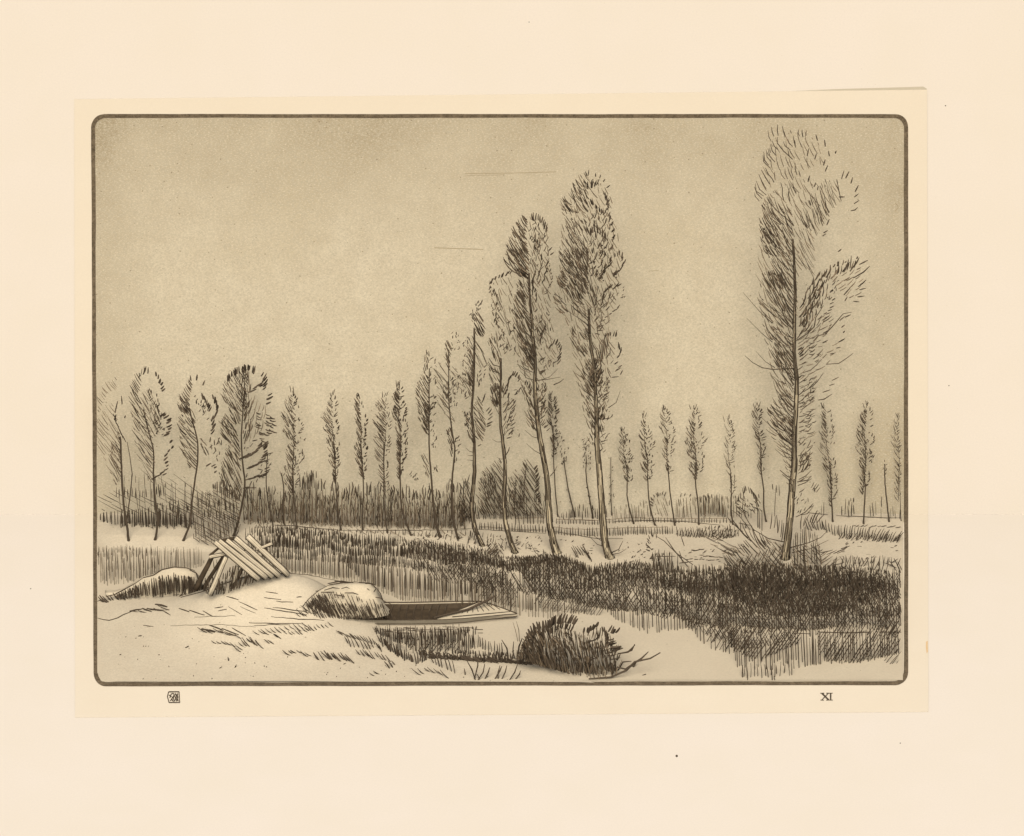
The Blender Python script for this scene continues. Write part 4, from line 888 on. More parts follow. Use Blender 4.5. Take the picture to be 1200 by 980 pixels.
# ================================================================ grass on the meadow and banks
def band(top, bot, x0, x1, dt=0, db=0):
    """the strip between two picture lines, its lower edge ragged"""
    T = [(x, interp(top, x) + dt) for x in range(x0, x1 + 1, 20)]; B = [(x, interp(bot, x) + db + U(-5, 5)) for x in range(x1, x0 - 1, -14)]
    return T + B
GT = [(280, 620), (330, 614), (400, 621), (500, 631), (560, 639), (600, 650), (620, 651), (642, 648), (664, 651), (690, 662), (706, 666), (724, 656), (750, 660), (768, 655), (780, 666), (812, 668), (850, 664), (900, 659), (985, 663), (1056, 668)]
GB = [(280, 650), (330, 650), (400, 656), (500, 668), (600, 694), (700, 714), (780, 726), (860, 738), (950, 741), (1056, 741)]
stuff('grass', 'dark rough grass clothing the steep far bank down to the water', 'grass', lambda k: (
    k.h(band(GT, GB, 284, 600), 91, 2.6, 20, 0, 1.1, jit=4), k.h(band(GT, GB, 300, 600, 3, -10), 90, 2.2, 13, 0, 1.45, jit=5), k.h(band(GT, GB, 320, 560, 8, -14), 90, 3.2, 12, 0, 1.7, jit=5),
    k.h(band(GT, GB, 480, 610, 2, 2), 121, 3.4, 26, -8, 1.05, jit=4), k.h(band(GT, GB, 520, 610, 8, 4), 54, 3.6, 26, 0, 1.0, jit=4),
    k.h(band(GT, GB, 596, 1056, 0, -2), 92, 2.8, 34, 0, 1.25, jit=3), k.h(band(GT, GB, 596, 1056, 2, -4), 121, 3.0, 40, -8, 1.2, jit=3), k.h(band(GT, GB, 610, 1056, 8, 0), 57, 3.6, 36, 0, 1.15, jit=3), k.h(band(GT, GB, 596, 1056, 0, -20), 96, 3.0, 14, 0, 1.35, jit=6),
    k.h([(830, 668), (900, 662), (985, 666), (1036, 674), (1036, 706), (980, 724), (900, 718), (846, 698)], 110, 2.5, 30, 0, 1.4, jit=3), k.h([(866, 676), (1010, 678), (1024, 706), (980, 718), (890, 708)], 72, 3.0, 24, 0, 1.35, jit=3), k.h(band(GT, GB, 800, 1050, 4, -18), 64, 4.2, 30, 0, 1.2, jit=3),
    k.h(band(GT, GT, 800, 1056, 0, 30), 91, 2.7, 22, 0, 1.35, jit=3), k.h(band(GT, GT, 600, 820, 0, 24), 88, 2.7, 16, 0, 1.25, jit=4)))
stuff('grass', 'tufts and edges of grass fringing the top of the far bank and meadow', 'grass', lambda k: (
    k.t([(500, 642), (540, 650), (560, 652), (600, 664), (640, 654), (664, 656), (690, 668), (720, 664), (752, 662)], 3.2, 115, 70, 13, 1.3), k.t([(600, 660), (628, 656), (648, 652), (664, 656)], 2.8, 125, 110, 11, 1.3), k.t([(672, 648), (684, 644), (692, 656)], 3, 125, 115, 13, 1.4),
    k.t([(780, 668), (850, 666), (870, 662)], 3, 95, 95, 8, 1.3), k.t([(975, 662), (1000, 658), (1056, 664)], 3.4, 45, 130, 15, 1.2, jit=45), k.t([(985, 656), (1056, 658)], 5, 120, 50, 10, 1.1, jit=30),
    k.t([(946, 616), (960, 614), (980, 622), (1010, 624), (1056, 630)], 3.0, 112, 55, 13, 1.25, -20), k.t([(985, 628), (1056, 632)], 2.8, 60, 60, 9, 1.2), k.t([(1000, 616), (1056, 618)], 5, 30, 20, 6, 1.0),
    k.h([(790, 622), (820, 616), (856, 616), (872, 622), (856, 632), (794, 630)], 68, 3.2, 10, 0, 1.2), k.h([(792, 618), (862, 614), (868, 630), (794, 630)], 98, 3.0, 12, 0, 1.1), k.h([(834, 620), (864, 620), (864, 632), (836, 632)], 40, 3, 10, 0, 1.2),
    k.d([(735, 645), (770, 640), (765, 658), (738, 660)], 24, 3, 1.5, 20), k.d([(720, 636), (770, 634), (770, 645), (722, 648)], 10, 2, 1.1), k.d([(800, 640), (860, 640), (850, 660), (800, 658)], 22, 3, 1.4, 10), k.d([(975, 632), (1055, 634), (1055, 656), (985, 654)], 26, 4, 1.1, 10),
    k.d([(560, 624), (640, 628), (635, 645), (566, 636)], 30, 2.4, 1.2, 30), k.d([(480, 624), (545, 628), (540, 636), (490, 634)], 18, 3, 1.3, 40), k.d([(655, 630), (700, 640), (695, 650), (665, 645)], 14, 3, 1.1, 20), k.d([(575, 626), (645, 645), (612, 654)], 16, 4, 1.0, 150),
    k.h([(296, 614), (400, 619), (548, 621), (600, 628), (600, 646), (500, 630), (400, 624), (296, 620)], 80, 4.6, 8, 10, .9, jit=24), k.h([(296, 614), (548, 620), (548, 632), (400, 626), (296, 620)], 140, 7, 12, 0, .8, 1, jit=14),
    k.t([(548, 634), (552, 624), (558, 632)], 4, 80, 80, 8, 1.2), k.t([(604, 636), (630, 646)], 4, 20, 150, 8, 1.0)))
# outlines of the turf, lying on the ground
def lying(name, label, lines, cat='grass'):
    mb = MB()
    for pts, w in lines:
        P = []
        for (a, b), (c, d) in zip(pts, pts[1:]):
            n_ = max(2, int(math.dist((a, b), (c, d)) / 6))
            for q in range(n_): P.append(land(a + (c - a) * q / n_, b + (d - b) * q / n_ + U(-.3, .3)) + Vector((0, 0, .02)))
        P.append(land(*pts[-1]) + Vector((0, 0, .02)))
        n_ = len(P); mb.tube(P, [max(.3, w * (1 - .5 * abs(2 * q / max(1, n_ - 1) - 1)) * U(.8, 1.2)) / S / 1.75 for q in range(n_)], 3)
    return tag(mb.build(name, M_ink), label, cat, kind='stuff')
lying('grass', 'thin rims of dry grass marking the edges of the banks and knoll', [
    ([(212, 701), (236, 695), (258, 687), (282, 679), (306, 675), (332, 673), (360, 674.5), (386, 680), (408, 684), (424, 685)], 1.6), ([(392, 682), (410, 685), (418, 686)], 3.0),
    ([(322, 616), (345, 617), (370, 620), (396, 622)], 1.1), ([(396, 622), (440, 623), (480, 622), (548, 622)], .9), ([(540, 620), (580, 622), (640, 626)], .8), ([(940, 601), (970, 604)], 1.0), ([(980, 605), (1020, 607), (1056, 608)], 1.1),
    ([(720, 612), (760, 611), (800, 612), (846, 616)], .9), ([(660, 610), (710, 611)], .8), ([(640, 622), (700, 632), (730, 632)], .8),
    ([(114, 706), (124, 703)], 1.2), ([(114, 725), (128, 728), (138, 725), (152, 718), (160, 716)], 1.3), ([(152, 717), (166, 715)], 2.8), ([(172, 714), (192, 717)], 2.6), ([(182, 709), (196, 712)], 3.0), ([(166, 714), (178, 718)], 1.8), ([(190, 716), (200, 722)], 1.2),
    ([(210, 714), (222, 718)], 1.8), ([(222, 716), (240, 722)], 1.6), ([(238, 717), (250, 724)], 1.3), ([(236, 738), (252, 742)], 3.2), ([(246, 734), (262, 740)], 2.4), ([(260, 738), (280, 745)], 2.2), ([(272, 737), (288, 746)], 1.6),
    ([(252, 714), (262, 712)], 1.4), ([(256, 717), (266, 715)], 1.4), ([(168, 734), (180, 735)], 1.2), ([(266, 700), (280, 704)], 1.2), ([(280, 706), (302, 716)], 1.2), ([(268, 712), (284, 722)], .8), ([(282, 712), (300, 720)], .8),
    ([(312, 695), (326, 697)], 1.2), ([(310, 702), (330, 704)], 1.1), ([(324, 706), (344, 707)], 1.2), ([(348, 701), (354, 701)], 1.4), ([(310, 714), (336, 718), (360, 722)], 1.4), ([(320, 713), (350, 717), (372, 720)], 1.3), ([(292, 731), (330, 732), (356, 732)], 1.2), ([(318, 724), (350, 727), (380, 728)], 1.2), ([(298, 734), (340, 733)], .9), ([(200, 734), (260, 733), (300, 736)], .6), ([(228, 724), (276, 723)], .7), ([(140, 702), (212, 697)], .6)])
stuff('grass', 'scattered dark blades of grass on the pale near bank', 'grass', lambda k: (
    k.t([(278, 760), (288, 752), (296, 750), (306, 756)], 3.58, 140, 125, 12.1, 1.34, -20), k.t([(312, 752), (318, 752)], 5.60, 145, 140, 8.8, 1.34), k.t([(322, 746), (328, 747)], 4.48, 140, 140, 8.8, 1.34), k.t([(334, 742), (352, 740), (366, 736), (392, 732)], 4.26, 140, 130, 8.8, 1.16, -20),
    k.t([(336, 764), (352, 764), (364, 768)], 5.60, 150, 140, 11.0, 1.34, -30), k.t([(370, 770), (384, 768), (398, 770), (412, 772)], 4.03, 130, 135, 12.1, 1.53, -10), k.t([(404, 750), (412, 752), (424, 755), (436, 756)], 4.03, 118, 118, 13.2, 1.43), k.t([(404, 778), (404, 780)], 3.36, 40, 40, 3.3, 1.43),
    k.t([(436, 790), (444, 787)], 4.48, 150, 140, 9.9, 1.34, -25), k.t([(452, 780), (462, 777)], 3.58, 130, 125, 8.8, 1.53), k.t([(486, 788), (500, 785), (512, 787), (524, 790)], 6.16, 145, 130, 12.1, 1.25, -25),
    k.t([(505, 772), (518, 776), (528, 780), (534, 780)], 4.48, 115, 100, 14.3, 1.43), k.t([(544, 785), (546, 792)], 6.72, 110, 100, 6.6, 1.43), k.s([[(557, 797), (553, 785), (547, 774)], [(556, 796), (560, 780), (560, 770)], [(560, 797), (566, 788), (568, 778)], [(568, 796), (572, 788), (574, 782)], [(584, 796), (584, 788), (586, 780)], [(588, 796), (592, 788), (594, 780)], [(597, 797), (603, 788), (607, 777)], [(604, 796), (609, 790), (610, 786)], [(580, 796), (586, 786), (588, 781)], [(562, 797), (559, 790)]], 1.9),
    k.t([(258, 782), (262, 781)], 4.48, 45, 40, 5.5, 1.25), k.t([(216, 760), (220, 758)], 10.08, 40, 40, 5.5, 1.53), k.s([[(230, 763), (236, 764)], [(250, 770), (255, 771)], [(268, 775), (267, 770)], [(275, 783), (277, 779)], [(162, 746), (166, 745)], [(172, 735), (179, 735)], [(140, 768), (142, 767)], [(186, 768), (187, 767)]], 1.66),
    k.t([(300, 742), (330, 738), (360, 732)], 5.60, 150, 140, 11.0, 1.05, -20), k.t([(250, 752), (276, 756)], 5.60, 150, 140, 8.8, 1.12, -20), k.t([(420, 764), (440, 768), (456, 772)], 4.48, 135, 125, 11.0, 1.26, -15), k.t([(236, 738), (262, 740), (280, 746)], 5.60, 155, 150, 12.1, 1.33, -20), k.t([(156, 717), (198, 712)], 6.72, 160, 155, 13.2, 1.33, -15), k.d([(120, 735), (420, 770), (600, 790), (600, 797), (130, 797)], 50, 1.4, 1.0)))
stuff('grass', 'dark fringe of grass along the near bank under the boat', 'grass', lambda k: (
    k.t([(444, 748), (456, 758), (470, 766), (484, 772), (500, 770)], 2.5, 112, 90, 11, 1.6), k.t([(490, 765), (510, 768), (540, 770), (570, 772), (600, 772)], 2.1, 100, 100, 8, 1.8), k.h([(500, 764), (540, 768), (600, 770), (626, 772), (626, 780), (560, 776), (500, 772)], 150, 1.8, 14, 0, 1.8), k.t([(540, 772), (600, 776), (625, 778)], 1.8, 170, 175, 12, 2.0),
    k.t([(530, 764), (600, 768)], 3, 95, 90, 6, 1.5), k.s([[(596, 772), (594, 760), (588, 750)], [(604, 774), (601, 764), (602, 752)], [(608, 776), (612, 756), (618, 746)], [(600, 774), (602, 762)], [(612, 776), (616, 758), (622, 748)], [(606, 776), (606, 762)]], 1.8),
    k.t([(398, 742), (410, 746), (424, 748), (436, 752), (446, 760)], 3.5, 150, 115, 9, 1.2)))

# ---------------------------------------------------------------- reflections in the water, modelled as dark standing stems
stuff('reflection_strokes', 'thin upright strokes standing for reflections in the water below the dark far bank', 'reflection_strokes', lambda k: (
    k.h([(114, 640), (160, 640), (232, 642), (240, 660), (210, 668), (160, 682), (120, 684)], 91, 3.2, 30, 0, .85, jit=3), k.h([(114, 646), (150, 646), (190, 648), (186, 668), (120, 672)], 92, 4.2, 18, 0, .9, 1, jit=3),
    k.h([(306, 642), (400, 648), (440, 654), (440, 684), (420, 680), (330, 668), (312, 664)], 91, 3.0, 34, 0, .95, jit=2), k.h([(306, 640), (400, 646), (500, 658), (500, 668), (400, 660), (306, 654)], 91, 2.8, 14, 0, 1.3, jit=3), k.h([(390, 650), (480, 656), (560, 674), (600, 686), (608, 708), (560, 706), (510, 704), (470, 698), (430, 684)], 91, 3.0, 40, 0, 1.0, jit=2), k.h([(440, 662), (580, 684), (584, 700), (450, 688)], 91, 5.5, 26, 0, 1.5, jit=2), k.h([(500, 660), (600, 684), (600, 694), (500, 680)], 120, 3.4, 20, 0, .95, jit=3),
    k.h([(306, 650), (440, 656), (600, 694), (700, 716), (640, 726), (560, 716), (470, 704), (420, 684), (318, 668)], 91, 2.6, 40, 0, .75, 1, jit=2), k.h([(114, 640), (236, 642), (240, 664), (170, 682), (118, 688)], 91, 2.6, 34, 0, .75, 1, jit=2), k.h([(430, 660), (600, 690), (640, 704), (640, 722), (540, 710)], 91, 8, 46, 0, 1.2, jit=2),
    k.h([(560, 672), (610, 684), (700, 704), (700, 722), (620, 716), (566, 704)], 92, 3.4, 28, 0, .9, jit=2), k.h([(540, 672), (600, 682), (606, 714), (560, 702)], 52, 3.4, 30, 0, .85, jit=3), k.h([(600, 684), (720, 706), (704, 722), (630, 714)], 56, 3.2, 26, 0, .95, jit=3),
    k.h([(700, 706), (800, 716), (836, 728), (836, 736), (800, 738), (760, 744), (720, 726)], 92, 3.3, 32, 0, 1.15, jit=2), k.h([(780, 718), (860, 730), (874, 766), (845, 764), (812, 744)], 58, 3.4, 44, 0, 1.15, jit=3), k.h([(790, 720), (862, 732), (868, 770), (830, 760)], 92, 3.6, 40, 0, 1.15, jit=2), k.h([(800, 720), (862, 734), (862, 756), (826, 744)], 122, 3.6, 26, 0, 1.1, jit=3),
    k.h([(858, 732), (960, 734), (1056, 736), (1056, 766), (1010, 778), (950, 780), (940, 784), (866, 788), (860, 772)], 92, 3.0, 44, 0, 1.25, jit=2), k.h([(850, 732), (940, 736), (936, 754), (890, 774), (858, 768)], 55, 2.6, 40, 0, 1.35, jit=3), k.h([(956, 738), (1056, 738), (1052, 766), (1000, 778), (960, 774)], 58, 2.9, 36, 0, 1.3, jit=3), k.h([(866, 736), (940, 738), (920, 756), (868, 762)], 118, 3.4, 22, 0, 1.2, jit=3),
    k.h([(1030, 756), (1056, 746), (1054, 778), (1036, 780)], 50, 3.2, 26, 0, .9), k.h([(1030, 720), (1056, 716), (1056, 760), (1030, 750)], 62, 3.4, 26, 0, 1.1),
    k.t([(868, 786), (900, 786), (930, 782)], 3.8, 92, 92, 14, 1.1), k.s([[(876, 797), (876, 786)], [(905, 797), (904, 780)], [(908, 797), (907, 792)], [(870, 794), (870, 780)]], 1.2)), wfoot)
stuff('reflection_strokes', 'close dark strokes standing for the reflection in the water under the side of the boat', 'reflection_strokes', lambda k: (
    k.h([(432, 734), (560, 734), (556, 746), (552, 766), (510, 769), (470, 766), (446, 752)], 91, 2.4, 34, 0, 1.3, jit=3), k.h([(432, 735), (556, 734), (540, 752), (500, 760), (452, 752)], 91, 3.0, 18, 0, 1.5, jit=4), k.h([(430, 736), (548, 736), (540, 746), (500, 752), (446, 748)], 100, 2.8, 14, 0, 1.3), k.h([(470, 746), (540, 750), (536, 764), (480, 764)], 55, 3.6, 14, 0, 1.1), k.t([(540, 752), (560, 752), (580, 760), (592, 764)], 3.2, 93, 93, 14, 1.3),
    k.h([(428, 736), (556, 735), (552, 740), (430, 744)], 178, 2.2, 18, 0, 1.1)), wfoot)
lying_w = MB()  # thin dark ripple lines laid flat on the river
def ripple(pts, w):
    P = [on_z(a, b, WZ + .012) for a, b in pts]; lying_w.tube(P, [w / S / 1.75] * len(P), 3)
for pts, w in (([(412, 738), (436, 740), (460, 740)], 1.0), ([(416, 742), (440, 744)], .9), ([(960, 741), (990, 742), (1020, 741)], 1.5), ([(1030, 741), (1056, 741)], 1.3), ([(556, 738), (566, 738)], 1.0), ([(560, 742), (566, 742)], .9), ([(930, 742), (950, 743)], 1.0)):
    ripple(pts, w)
tag(lying_w.build('ripple_lines', M_ink), 'thin dark ripple lines lying on the water', 'ripples', kind='stuff')

# ================================================================ foreground bush
def c_bush(k):
    k.h([(607, 772), (613, 750), (626, 740), (640, 732), (660, 734), (690, 748), (716, 756), (726, 790), (694, 797), (664, 788), (636, 780)], 102, 2.7, 20, 10, 1.4)
    k.h([(626, 770), (650, 745), (690, 752), (712, 770), (712, 796), (690, 796), (650, 784)], 96, 3.0, 26, 0, 1.2)
    k.h([(604, 774), (613, 748), (628, 734), (640, 740), (634, 778)], 112, 1.7, 18, 10, 2.0); k.h([(612, 774), (632, 764), (664, 784), (690, 796), (650, 786), (628, 780)], 105, 1.6, 14, 0, 2.0)
    k.h([(640, 748), (668, 738), (676, 768), (654, 775)], 122, 3.2, 18, 12, 1.5)
    k.t([(618, 744), (628, 736), (636, 734), (644, 730), (652, 727), (660, 725), (668, 725), (676, 728)], 2.6, 115, 55, 11, 2.6, 0); k.t([(640, 740), (652, 734), (662, 732), (672, 736)], 3, 110, 60, 10, 1.8)
    k.h([(676, 742), (698, 734), (714, 738), (722, 756), (700, 766), (680, 762)], 88, 3.6, 16, 10, 1.5, jit=12); k.h([(712, 752), (728, 756), (726, 790), (712, 792)], 70, 4, 14, 14, 1.4, jit=14)
    k.t([(684, 740), (690, 737), (696, 735), (700, 731)], 3, 85, 55, 8, 2.6); k.t([(706, 736), (710, 742), (712, 752), (710, 758)], 3, 110, 40, 8, 2.0); k.t([(714, 736), (720, 740), (724, 738)], 3, 70, 45, 9, 2.3)
    k.t([(714, 748), (718, 754), (722, 758), (726, 764)], 3.4, 20, 5, 13, 1.8, 14); k.t([(712, 760), (718, 768), (722, 772)], 4, 20, 10, 12, 1.4, 14)
    k.h([(672, 770), (692, 768), (694, 790), (676, 788)], 80, 1.8, 12, 20, 2.0); k.h([(700, 780), (722, 776), (722, 796), (700, 797)], 94, 3.0, 14, 0, 1.4)
    k.s([[(690, 796), (716, 794), (734, 786), (744, 776), (762, 772), (774, 765)], [(742, 778), (752, 772), (760, 764)], [(730, 788), (742, 782), (747, 774)]], 3.0); k.s([[(706, 797), (728, 797), (744, 795), (757, 790)]], 2.2); k.s([[(724, 786), (730, 776), (740, 775)], [(724, 782), (733, 784), (738, 780)]], 2.4)
    k.s([[(724, 766), (736, 764), (744, 756)], [(732, 765), (740, 762), (744, 755)], [(690, 752), (698, 750), (702, 744)], [(684, 772), (692, 774), (700, 770)]], 2.2)
    k.s([[(610, 776), (614, 760), (616, 746)], [(606, 774), (608, 758), (612, 748)], [(616, 778), (618, 760), (624, 744)]], 2.0)
plant('bush', 'dark ragged bush on the near bank with branches reaching out to its right', 'bush', (668, 790), .55, c_bush)

# ================================================================ straw heap, pole frame, tussock, boat
def heap(name, label, cat, prof, base_y, rad, m, part, group=None):
    """a low mound lofted along its ridge: prof gives picture points along the ridge"""
    b0 = land(*base_y)
    root = thing(name, b0, label, cat, group)
    mb = MB(); rings = []
    for x, y in prof:
        g = on_y(x, base_y[1], b0.y); g.z = b0.z; top = on_y(x, y, g.y); h = max(.05, top.z - g.z + .05); ring = []
        rr = rad * min(1, .35 + h * .8) * U(.85, 1.1)
        for q in range(13):
            a = math.pi * q / 12
            ring.append(Vector((g.x + U(-.04, .04), g.y - rr * math.cos(a) + U(-.03, .03), g.z - .08 + (h + .03) * math.sin(a) ** .8 + U(-.035, .03))))
        rings.append(ring)
    for ring in rings: mb.v += ring
    for j in range(len(rings) - 1):
        for q in range(12):
            a = j * 13 + q; mb.f.append((a, a + 13, a + 14, a + 1)); mb.m.append(0)
    mb.f.append(tuple(range(13))); mb.m.append(0); mb.f.append(tuple(range(len(mb.v) - 13, len(mb.v)))[::-1]); mb.m.append(0)
    mb.build(part, m, root, smooth=True)
    return root, b0
root, b0 = heap('straw_heap', 'low straw heap at the left with a pale back and dark stalks along its front', 'straw heap', [(124, 699), (134, 697), (145, 691), (158, 684), (168, 677), (180, 674), (190, 668), (204, 665), (218, 666), (228, 669), (234, 678), (238, 690)], (188, 694), .55, M_straw, 'mound')
k = Ink(b0.y - .72, .08)
k.h([(132, 700), (150, 690), (168, 682), (186, 676), (206, 673), (226, 676), (232, 690), (214, 697), (190, 698), (150, 702)], 98, 3.2, 20, 0, 1.9); k.h([(186, 678), (224, 674), (230, 694), (190, 696)], 92, 2.7, 18, 0, 2.1); k.h([(136, 698), (158, 688), (166, 698), (146, 704)], 125, 3.6, 12, 10, 1.5)
k.h([(130, 702), (150, 689), (170, 680), (190, 673), (208, 672), (228, 676), (234, 692), (214, 699), (190, 700), (150, 704)], 92, 3.4, 26, 0, 1.9, jit=9); k.t([(118, 703), (126, 702), (136, 699), (146, 697)], 3.4, 135, 115, 10, 1.7, -20); k.h([(232, 684), (262, 680), (262, 696), (236, 698)], 80, 2.8, 13, 10, 1.7)
k.h([(222, 676), (238, 682), (240, 698), (222, 700)], 86, 2.6, 18, 0, 1.8)
k.s([[(124, 699), (134, 697), (145, 691), (158, 684), (168, 677)], [(168, 677), (180, 674), (190, 667.5), (204, 664.5), (218, 665.5), (228, 668.5)], [(222, 668), (230, 672), (233, 682), (231, 692)]], 1.7); k.t([(210, 698), (222, 700)], 3, 40, 130, 10, 2.0)
k.build('stalks', M_ink, root)

# frame of poles leaning on trestles
base = land(268, 692)
root = thing('pole_frame', base, 'trestle of dark posts carrying pale poles that slope down to the right', 'pole frame')
def rod(name, a, b, w0, w1, m, yo=(0, 0), edge=True):
    """a round pole between two picture points, its axis offset in depth from the frame's middle"""
    A = on_y(*a, base.y + yo[0]); B = on_y(*b, base.y + yo[1])
    mb = MB(); n_ = 7
    pts = [A.lerp(B, q / (n_ - 1)) + Vector((U(-.008, .008), 0, U(-.008, .008))) for q in range(n_)]
    rads = [(w0 + (w1 - w0) * q / (n_ - 1)) / 2 / S for q in range(n_)]
    mb.tube(pts, rads, 8, 0)
    if edge:                                   # cracks and bark left along the pole
        d_ = (B - A).normalized(); u = d_.cross(Vector((0, -1, .5))).normalized(); v_ = d_.cross(u)
        for an, wt in ((0, 1.5), (180, 1.5), (262, .35)):
            off = u * math.cos(R(an)) + v_ * math.sin(R(an))
            mb.tube([p + off * r_ for p, r_ in zip(pts, rads)], [wt * U(.8, 1.1) / S / 1.75 for _ in pts], 3, 1, U(0, 6))
    return mb.build(name, [m, M_ink], root, smooth=True)
rod('post', (250, 650), (229, 691), 5.0, 7.0, M_dark, (.0, -.1), False)
rod('post', (265, 653), (246, 697), 4.5, 6.0, M_wood, (-.35, -.5))
rod('post', (262, 652), (238, 690), 4.0, 5.0, M_dark, (.3, .4), False)
rod('post', (285, 664), (268, 698), 4.0, 5.0, M_dark, (.2, .0), False)
rod('post', (278, 664), (272, 694), 4.0, 6.0, M_wood, (.1, .15))
rod('crossbeam', (245, 653), (270, 648), 3.5, 3.5, M_wood, (-.4, -.1))
rod('crossbeam', (246, 651), (258, 641), 3.0, 3.0, M_dark, (-.2, .1), False)
rod('crossbeam', (300, 644), (319, 637), 2.0, 3.5, M_wood, (.3, .5))
rod('crossbeam', (286, 645), (296, 643), 1.5, 2.0, M_dark, (.2, .2), False)
rod('crossbeam', (258, 634), (275, 631), 4.0, 4.0, M_dark, (.1, .4), False)
rod('pole', (252, 635.5), (303, 679), 4.6, 6.2, M_wood, (-.45, -.55))
rod('pole', (257, 633.5), (312, 677), 4.4, 6.2, M_wood, (-.2, -.3))
rod('pole', (266, 633), (319, 676), 4.6, 5.6, M_wood, (.0, -.1))
rod('pole', (276, 630.5), (327, 675), 5.4, 6.0, M_wood, (.2, .1))
rod('pole', (290, 628.5), (338, 674), 6.4, 6.0, M_wood, (.45, .3))
k = Ink(base.y - .45, .1)
k.h([(236, 680), (268, 668), (300, 676), (296, 684), (262, 697), (240, 698)], 84, 3.2, 15, 12, 1.5); k.h([(268, 664), (284, 660), (300, 676), (284, 688), (270, 694)], 80, 2.6, 18, 16, 1.6); k.h([(236, 676), (262, 676), (262, 694), (240, 694)], 94, 3.0, 14, 0, 1.7); k.h([(248, 656), (256, 654), (250, 672)], 92, 3.6, 14, 0, 1.0); k.h([(286, 666), (306, 678), (286, 688)], 75, 2.2, 12, 0, 1.8)
k.build('brushwood', M_ink, root)

# grassy tussock at the boat's left end
root, b0 = heap('tussock', 'pale topped grassy hump at the left end of the boat, dark in front', 'tussock', [(352, 716), (362, 704), (372, 693), (384, 687), (400, 684), (418, 683), (432, 684), (440, 690), (444, 698), (450, 708), (456, 718)], (402, 716), .5, M_straw, 'hump')
k = Ink(foot=land)
k.h([(352, 716), (362, 702), (374, 694), (392, 694), (404, 704), (404, 724), (376, 726)], 118, 2.3, 14, 0, 1.25); k.h([(356, 712), (370, 697), (386, 699), (394, 718), (370, 720)], 126, 2.3, 10, 0, 1.6); k.h([(340, 716), (360, 704), (366, 722), (350, 726)], 140, 4, 12, -10, 1.1)
k.y0, k.foot, k.depth = b0.y - .62, None, .06
k.h([(356, 712), (366, 696), (384, 696), (400, 706), (440, 712), (452, 724), (380, 726)], 118, 2.5, 16, 0, 1.15); k.h([(358, 712), (372, 696), (386, 700), (392, 718), (372, 720)], 124, 2.0, 10, 0, 1.6); k.h([(394, 706), (416, 706), (418, 720), (398, 720)], 120, 2.2, 9, 0, 1.4); k.h([(378, 720), (440, 720), (450, 726), (380, 727)], 95, 2.2, 7, 0, 1.4)
k.h([(360, 704), (372, 694), (392, 692), (420, 700), (446, 704), (452, 716), (380, 716)], 112, 3.2, 12, 8, 1.2)
k.s([[(352, 714), (362, 702), (374, 692), (386, 685.5)], [(386, 685.5), (402, 683), (418, 682)], [(420, 682.5), (434, 683.5), (441, 689)], [(442, 690), (446, 696), (449, 704), (458, 708)]], 1.5)
k.h([(416, 708), (450, 708), (466, 726), (420, 726)], 112, 2.8, 16, 0, 1.1)
k.s([[(380, 692), (390, 689), (398, 690)], [(384, 684), (400, 681), (414, 683)], [(400, 690), (406, 688), (410, 690)], [(404, 695), (414, 695), (420, 697)], [(428, 684), (436, 684), (440, 686)], [(438, 694), (441, 690), (438, 687)], [(440, 700), (446, 701), (450, 705)], [(370, 693), (374, 692)], [(392, 697), (404, 699)], [(430, 690), (433, 692)], [(376, 694), (392, 694)]], 1.5)
k.build('grass_blades', M_ink, root)

# punt
def wp(fx, fy, z): p = on_z(fx, fy, 0); return Vector((p.x, p.y, z))
st = [(386, 720, 730), (406, 715.5, 733), (440, 713.8, 734.4), (480, 713.8, 734.6), (520, 713.0, 734), (545, 712.4, 732.6), (563, 713.0, 731.2), (578, 717.2, 730.0), (592, 722.4, 728.8), (606, 727.6, 728.1)]
ZG, ZB, ZI = .31, .05, .12
base = wp(498, 726, WZ)
boat = thing('punt', base, 'low flat bottomed wooden boat with a pointed bow, moored at the near bank', 'boat')
mb = MB(); rings = []
for q, (x, yf, yn) in enumerate(st):
    bow = max(0, (x - 545) / 60); zg = ZG + .04 * bow; zb = ZB + .16 * bow
    ins = min(1.2, (yn - yf) * .12); yc = (yf + yn) / 2
    fl = .80
    rings.append([wp(x, yf, zg), wp(x - 2 * bow, yc + (yf - yc) * fl, zb), wp(x - 2 * bow, yc + (yn - yc) * fl, zb), wp(x, yn, zg), wp(x - 1, yn - ins, zg), wp(x - 1, yc + (yn - yc) * fl * .9, ZI + .12 * bow), wp(x - 1, yc + (yf - yc) * fl * .9, ZI + .12 * bow), wp(x - 1, yf + ins, zg)])
for r_ in rings: mb.v += r_
for j in range(len(rings) - 1):
    for q in range(8):
        a = j * 8 + q; b = j * 8 + (q + 1) % 8
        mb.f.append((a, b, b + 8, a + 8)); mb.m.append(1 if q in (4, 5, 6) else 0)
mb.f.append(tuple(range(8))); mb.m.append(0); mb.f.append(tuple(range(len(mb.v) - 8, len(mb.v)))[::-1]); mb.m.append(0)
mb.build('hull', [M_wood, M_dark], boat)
mb = MB()
for side in (1, 2):
    pts = [wp(s_[0], s_[side], ZG + .03 + .04 * max(0, (s_[0] - 545) / 60)) for s_ in st]
    mb.tube(pts, [(1.0 if side == 2 else 1.5) / 2 / S] * len(pts), 5)
mb.tube([wp(s_[0], s_[2] + .6, .16 + .12 * max(0, (s_[0] - 545) / 60)) for s_ in st], [1.1 / 2 / S] * len(st), 5)
mb.build('gunwale', M_ink, boat)
mb = MB(); zd = ZG + .035
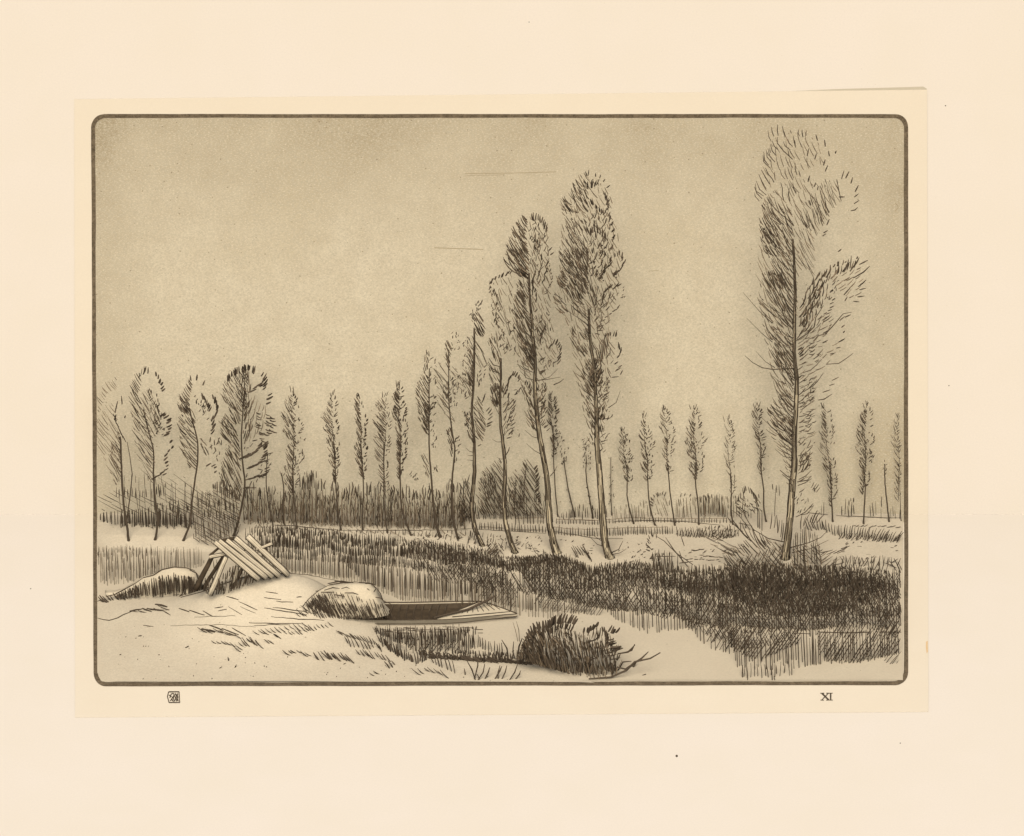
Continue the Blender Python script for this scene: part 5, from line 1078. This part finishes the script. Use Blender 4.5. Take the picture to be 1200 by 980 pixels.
deck = [wp(512, 733.4, zd), wp(545, 731.9, zd), wp(578, 729.6, zd + .02), wp(604, 728.0, zd + .04), wp(591, 722.6, zd + .03), wp(577, 717.4, zd + .02), wp(562, 713.4, zd)]
mb.poly(deck); mb.poly([p - Vector((0, 0, .05)) for p in deck][::-1])
for q in range(len(deck)):
    a, b = deck[q], deck[(q + 1) % len(deck)]; mb.poly([a, a - Vector((0, 0, .05)), b - Vector((0, 0, .05)), b])
def seam(a, b, w, mi=1): mb.tube([wp(*a, zd + .035), wp(*b, zd + .045)], [w / S / 1.75] * 2, 3, mi)
seam((512, 733.6), (563, 713.3), 1.3); seam((530, 731.6), (598, 725.8), 1.1)
for q in range(11): seam((522 + q * 6.4, 728.8 - q * .55 - (q > 7) * .4), (534 + q * 4.0, 725.6 - q * 1.05), .8)
mb.build('bow_deck', [M_wood, M_ink], boat)
mb = MB(); kk = 0
for q in range(9):
    x = 452 + q * 9
    mb.tube([wp(x, 715.2, ZG - .02), wp(x - 3, 720, ZI + .02), wp(x - 3, 729, ZI + .02)], [.8 / S] * 3, 4)
mb.build('frame_ribs', M_ink, boat)
# mooring oar
A, B = wp(508, 735, .44), on_y(582, 697.5, base.y + .45)
ob = thing('punt_pole', A, 'dark slim pole lying across the bow of the boat with its tip in the air', 'boat pole')
mb = MB(); mid = on_y(548, 714.5, base.y + .1)
mb.tube([A + Vector((0, 0, .04)), A.lerp(mid, .5) + Vector((0, 0, .02)), mid, mid.lerp(B, .5) - Vector((0, 0, .03)), B], [1.2 / S, 1.4 / S, 1.6 / S, 1.7 / S, .9 / S], 6)
mb.build('shaft', M_ink, ob)
mb = MB(); C_ = mid.lerp(B, .55) - Vector((0, 0, .03)); mb.tube([C_, C_.lerp(B, .5), B], [1.3 / S, 1.9 / S, .7 / S], 6); mb.build('blade', M_ink, ob)
# reflection marks in front of the bow, built as thin stems
p = on_z(607, 752, WZ); k = Ink(p.y, .02); k.s([[(607, 752), (604, 738), (601, 729)], [(609, 752), (608, 738), (605, 728)]], .8)
st_ = thing('bow_reflection', p, 'thin forked strokes standing for a reflection in the water by the boat tip', 'reflection_mark'); k.build('reflection_mark', M_soft, st_)
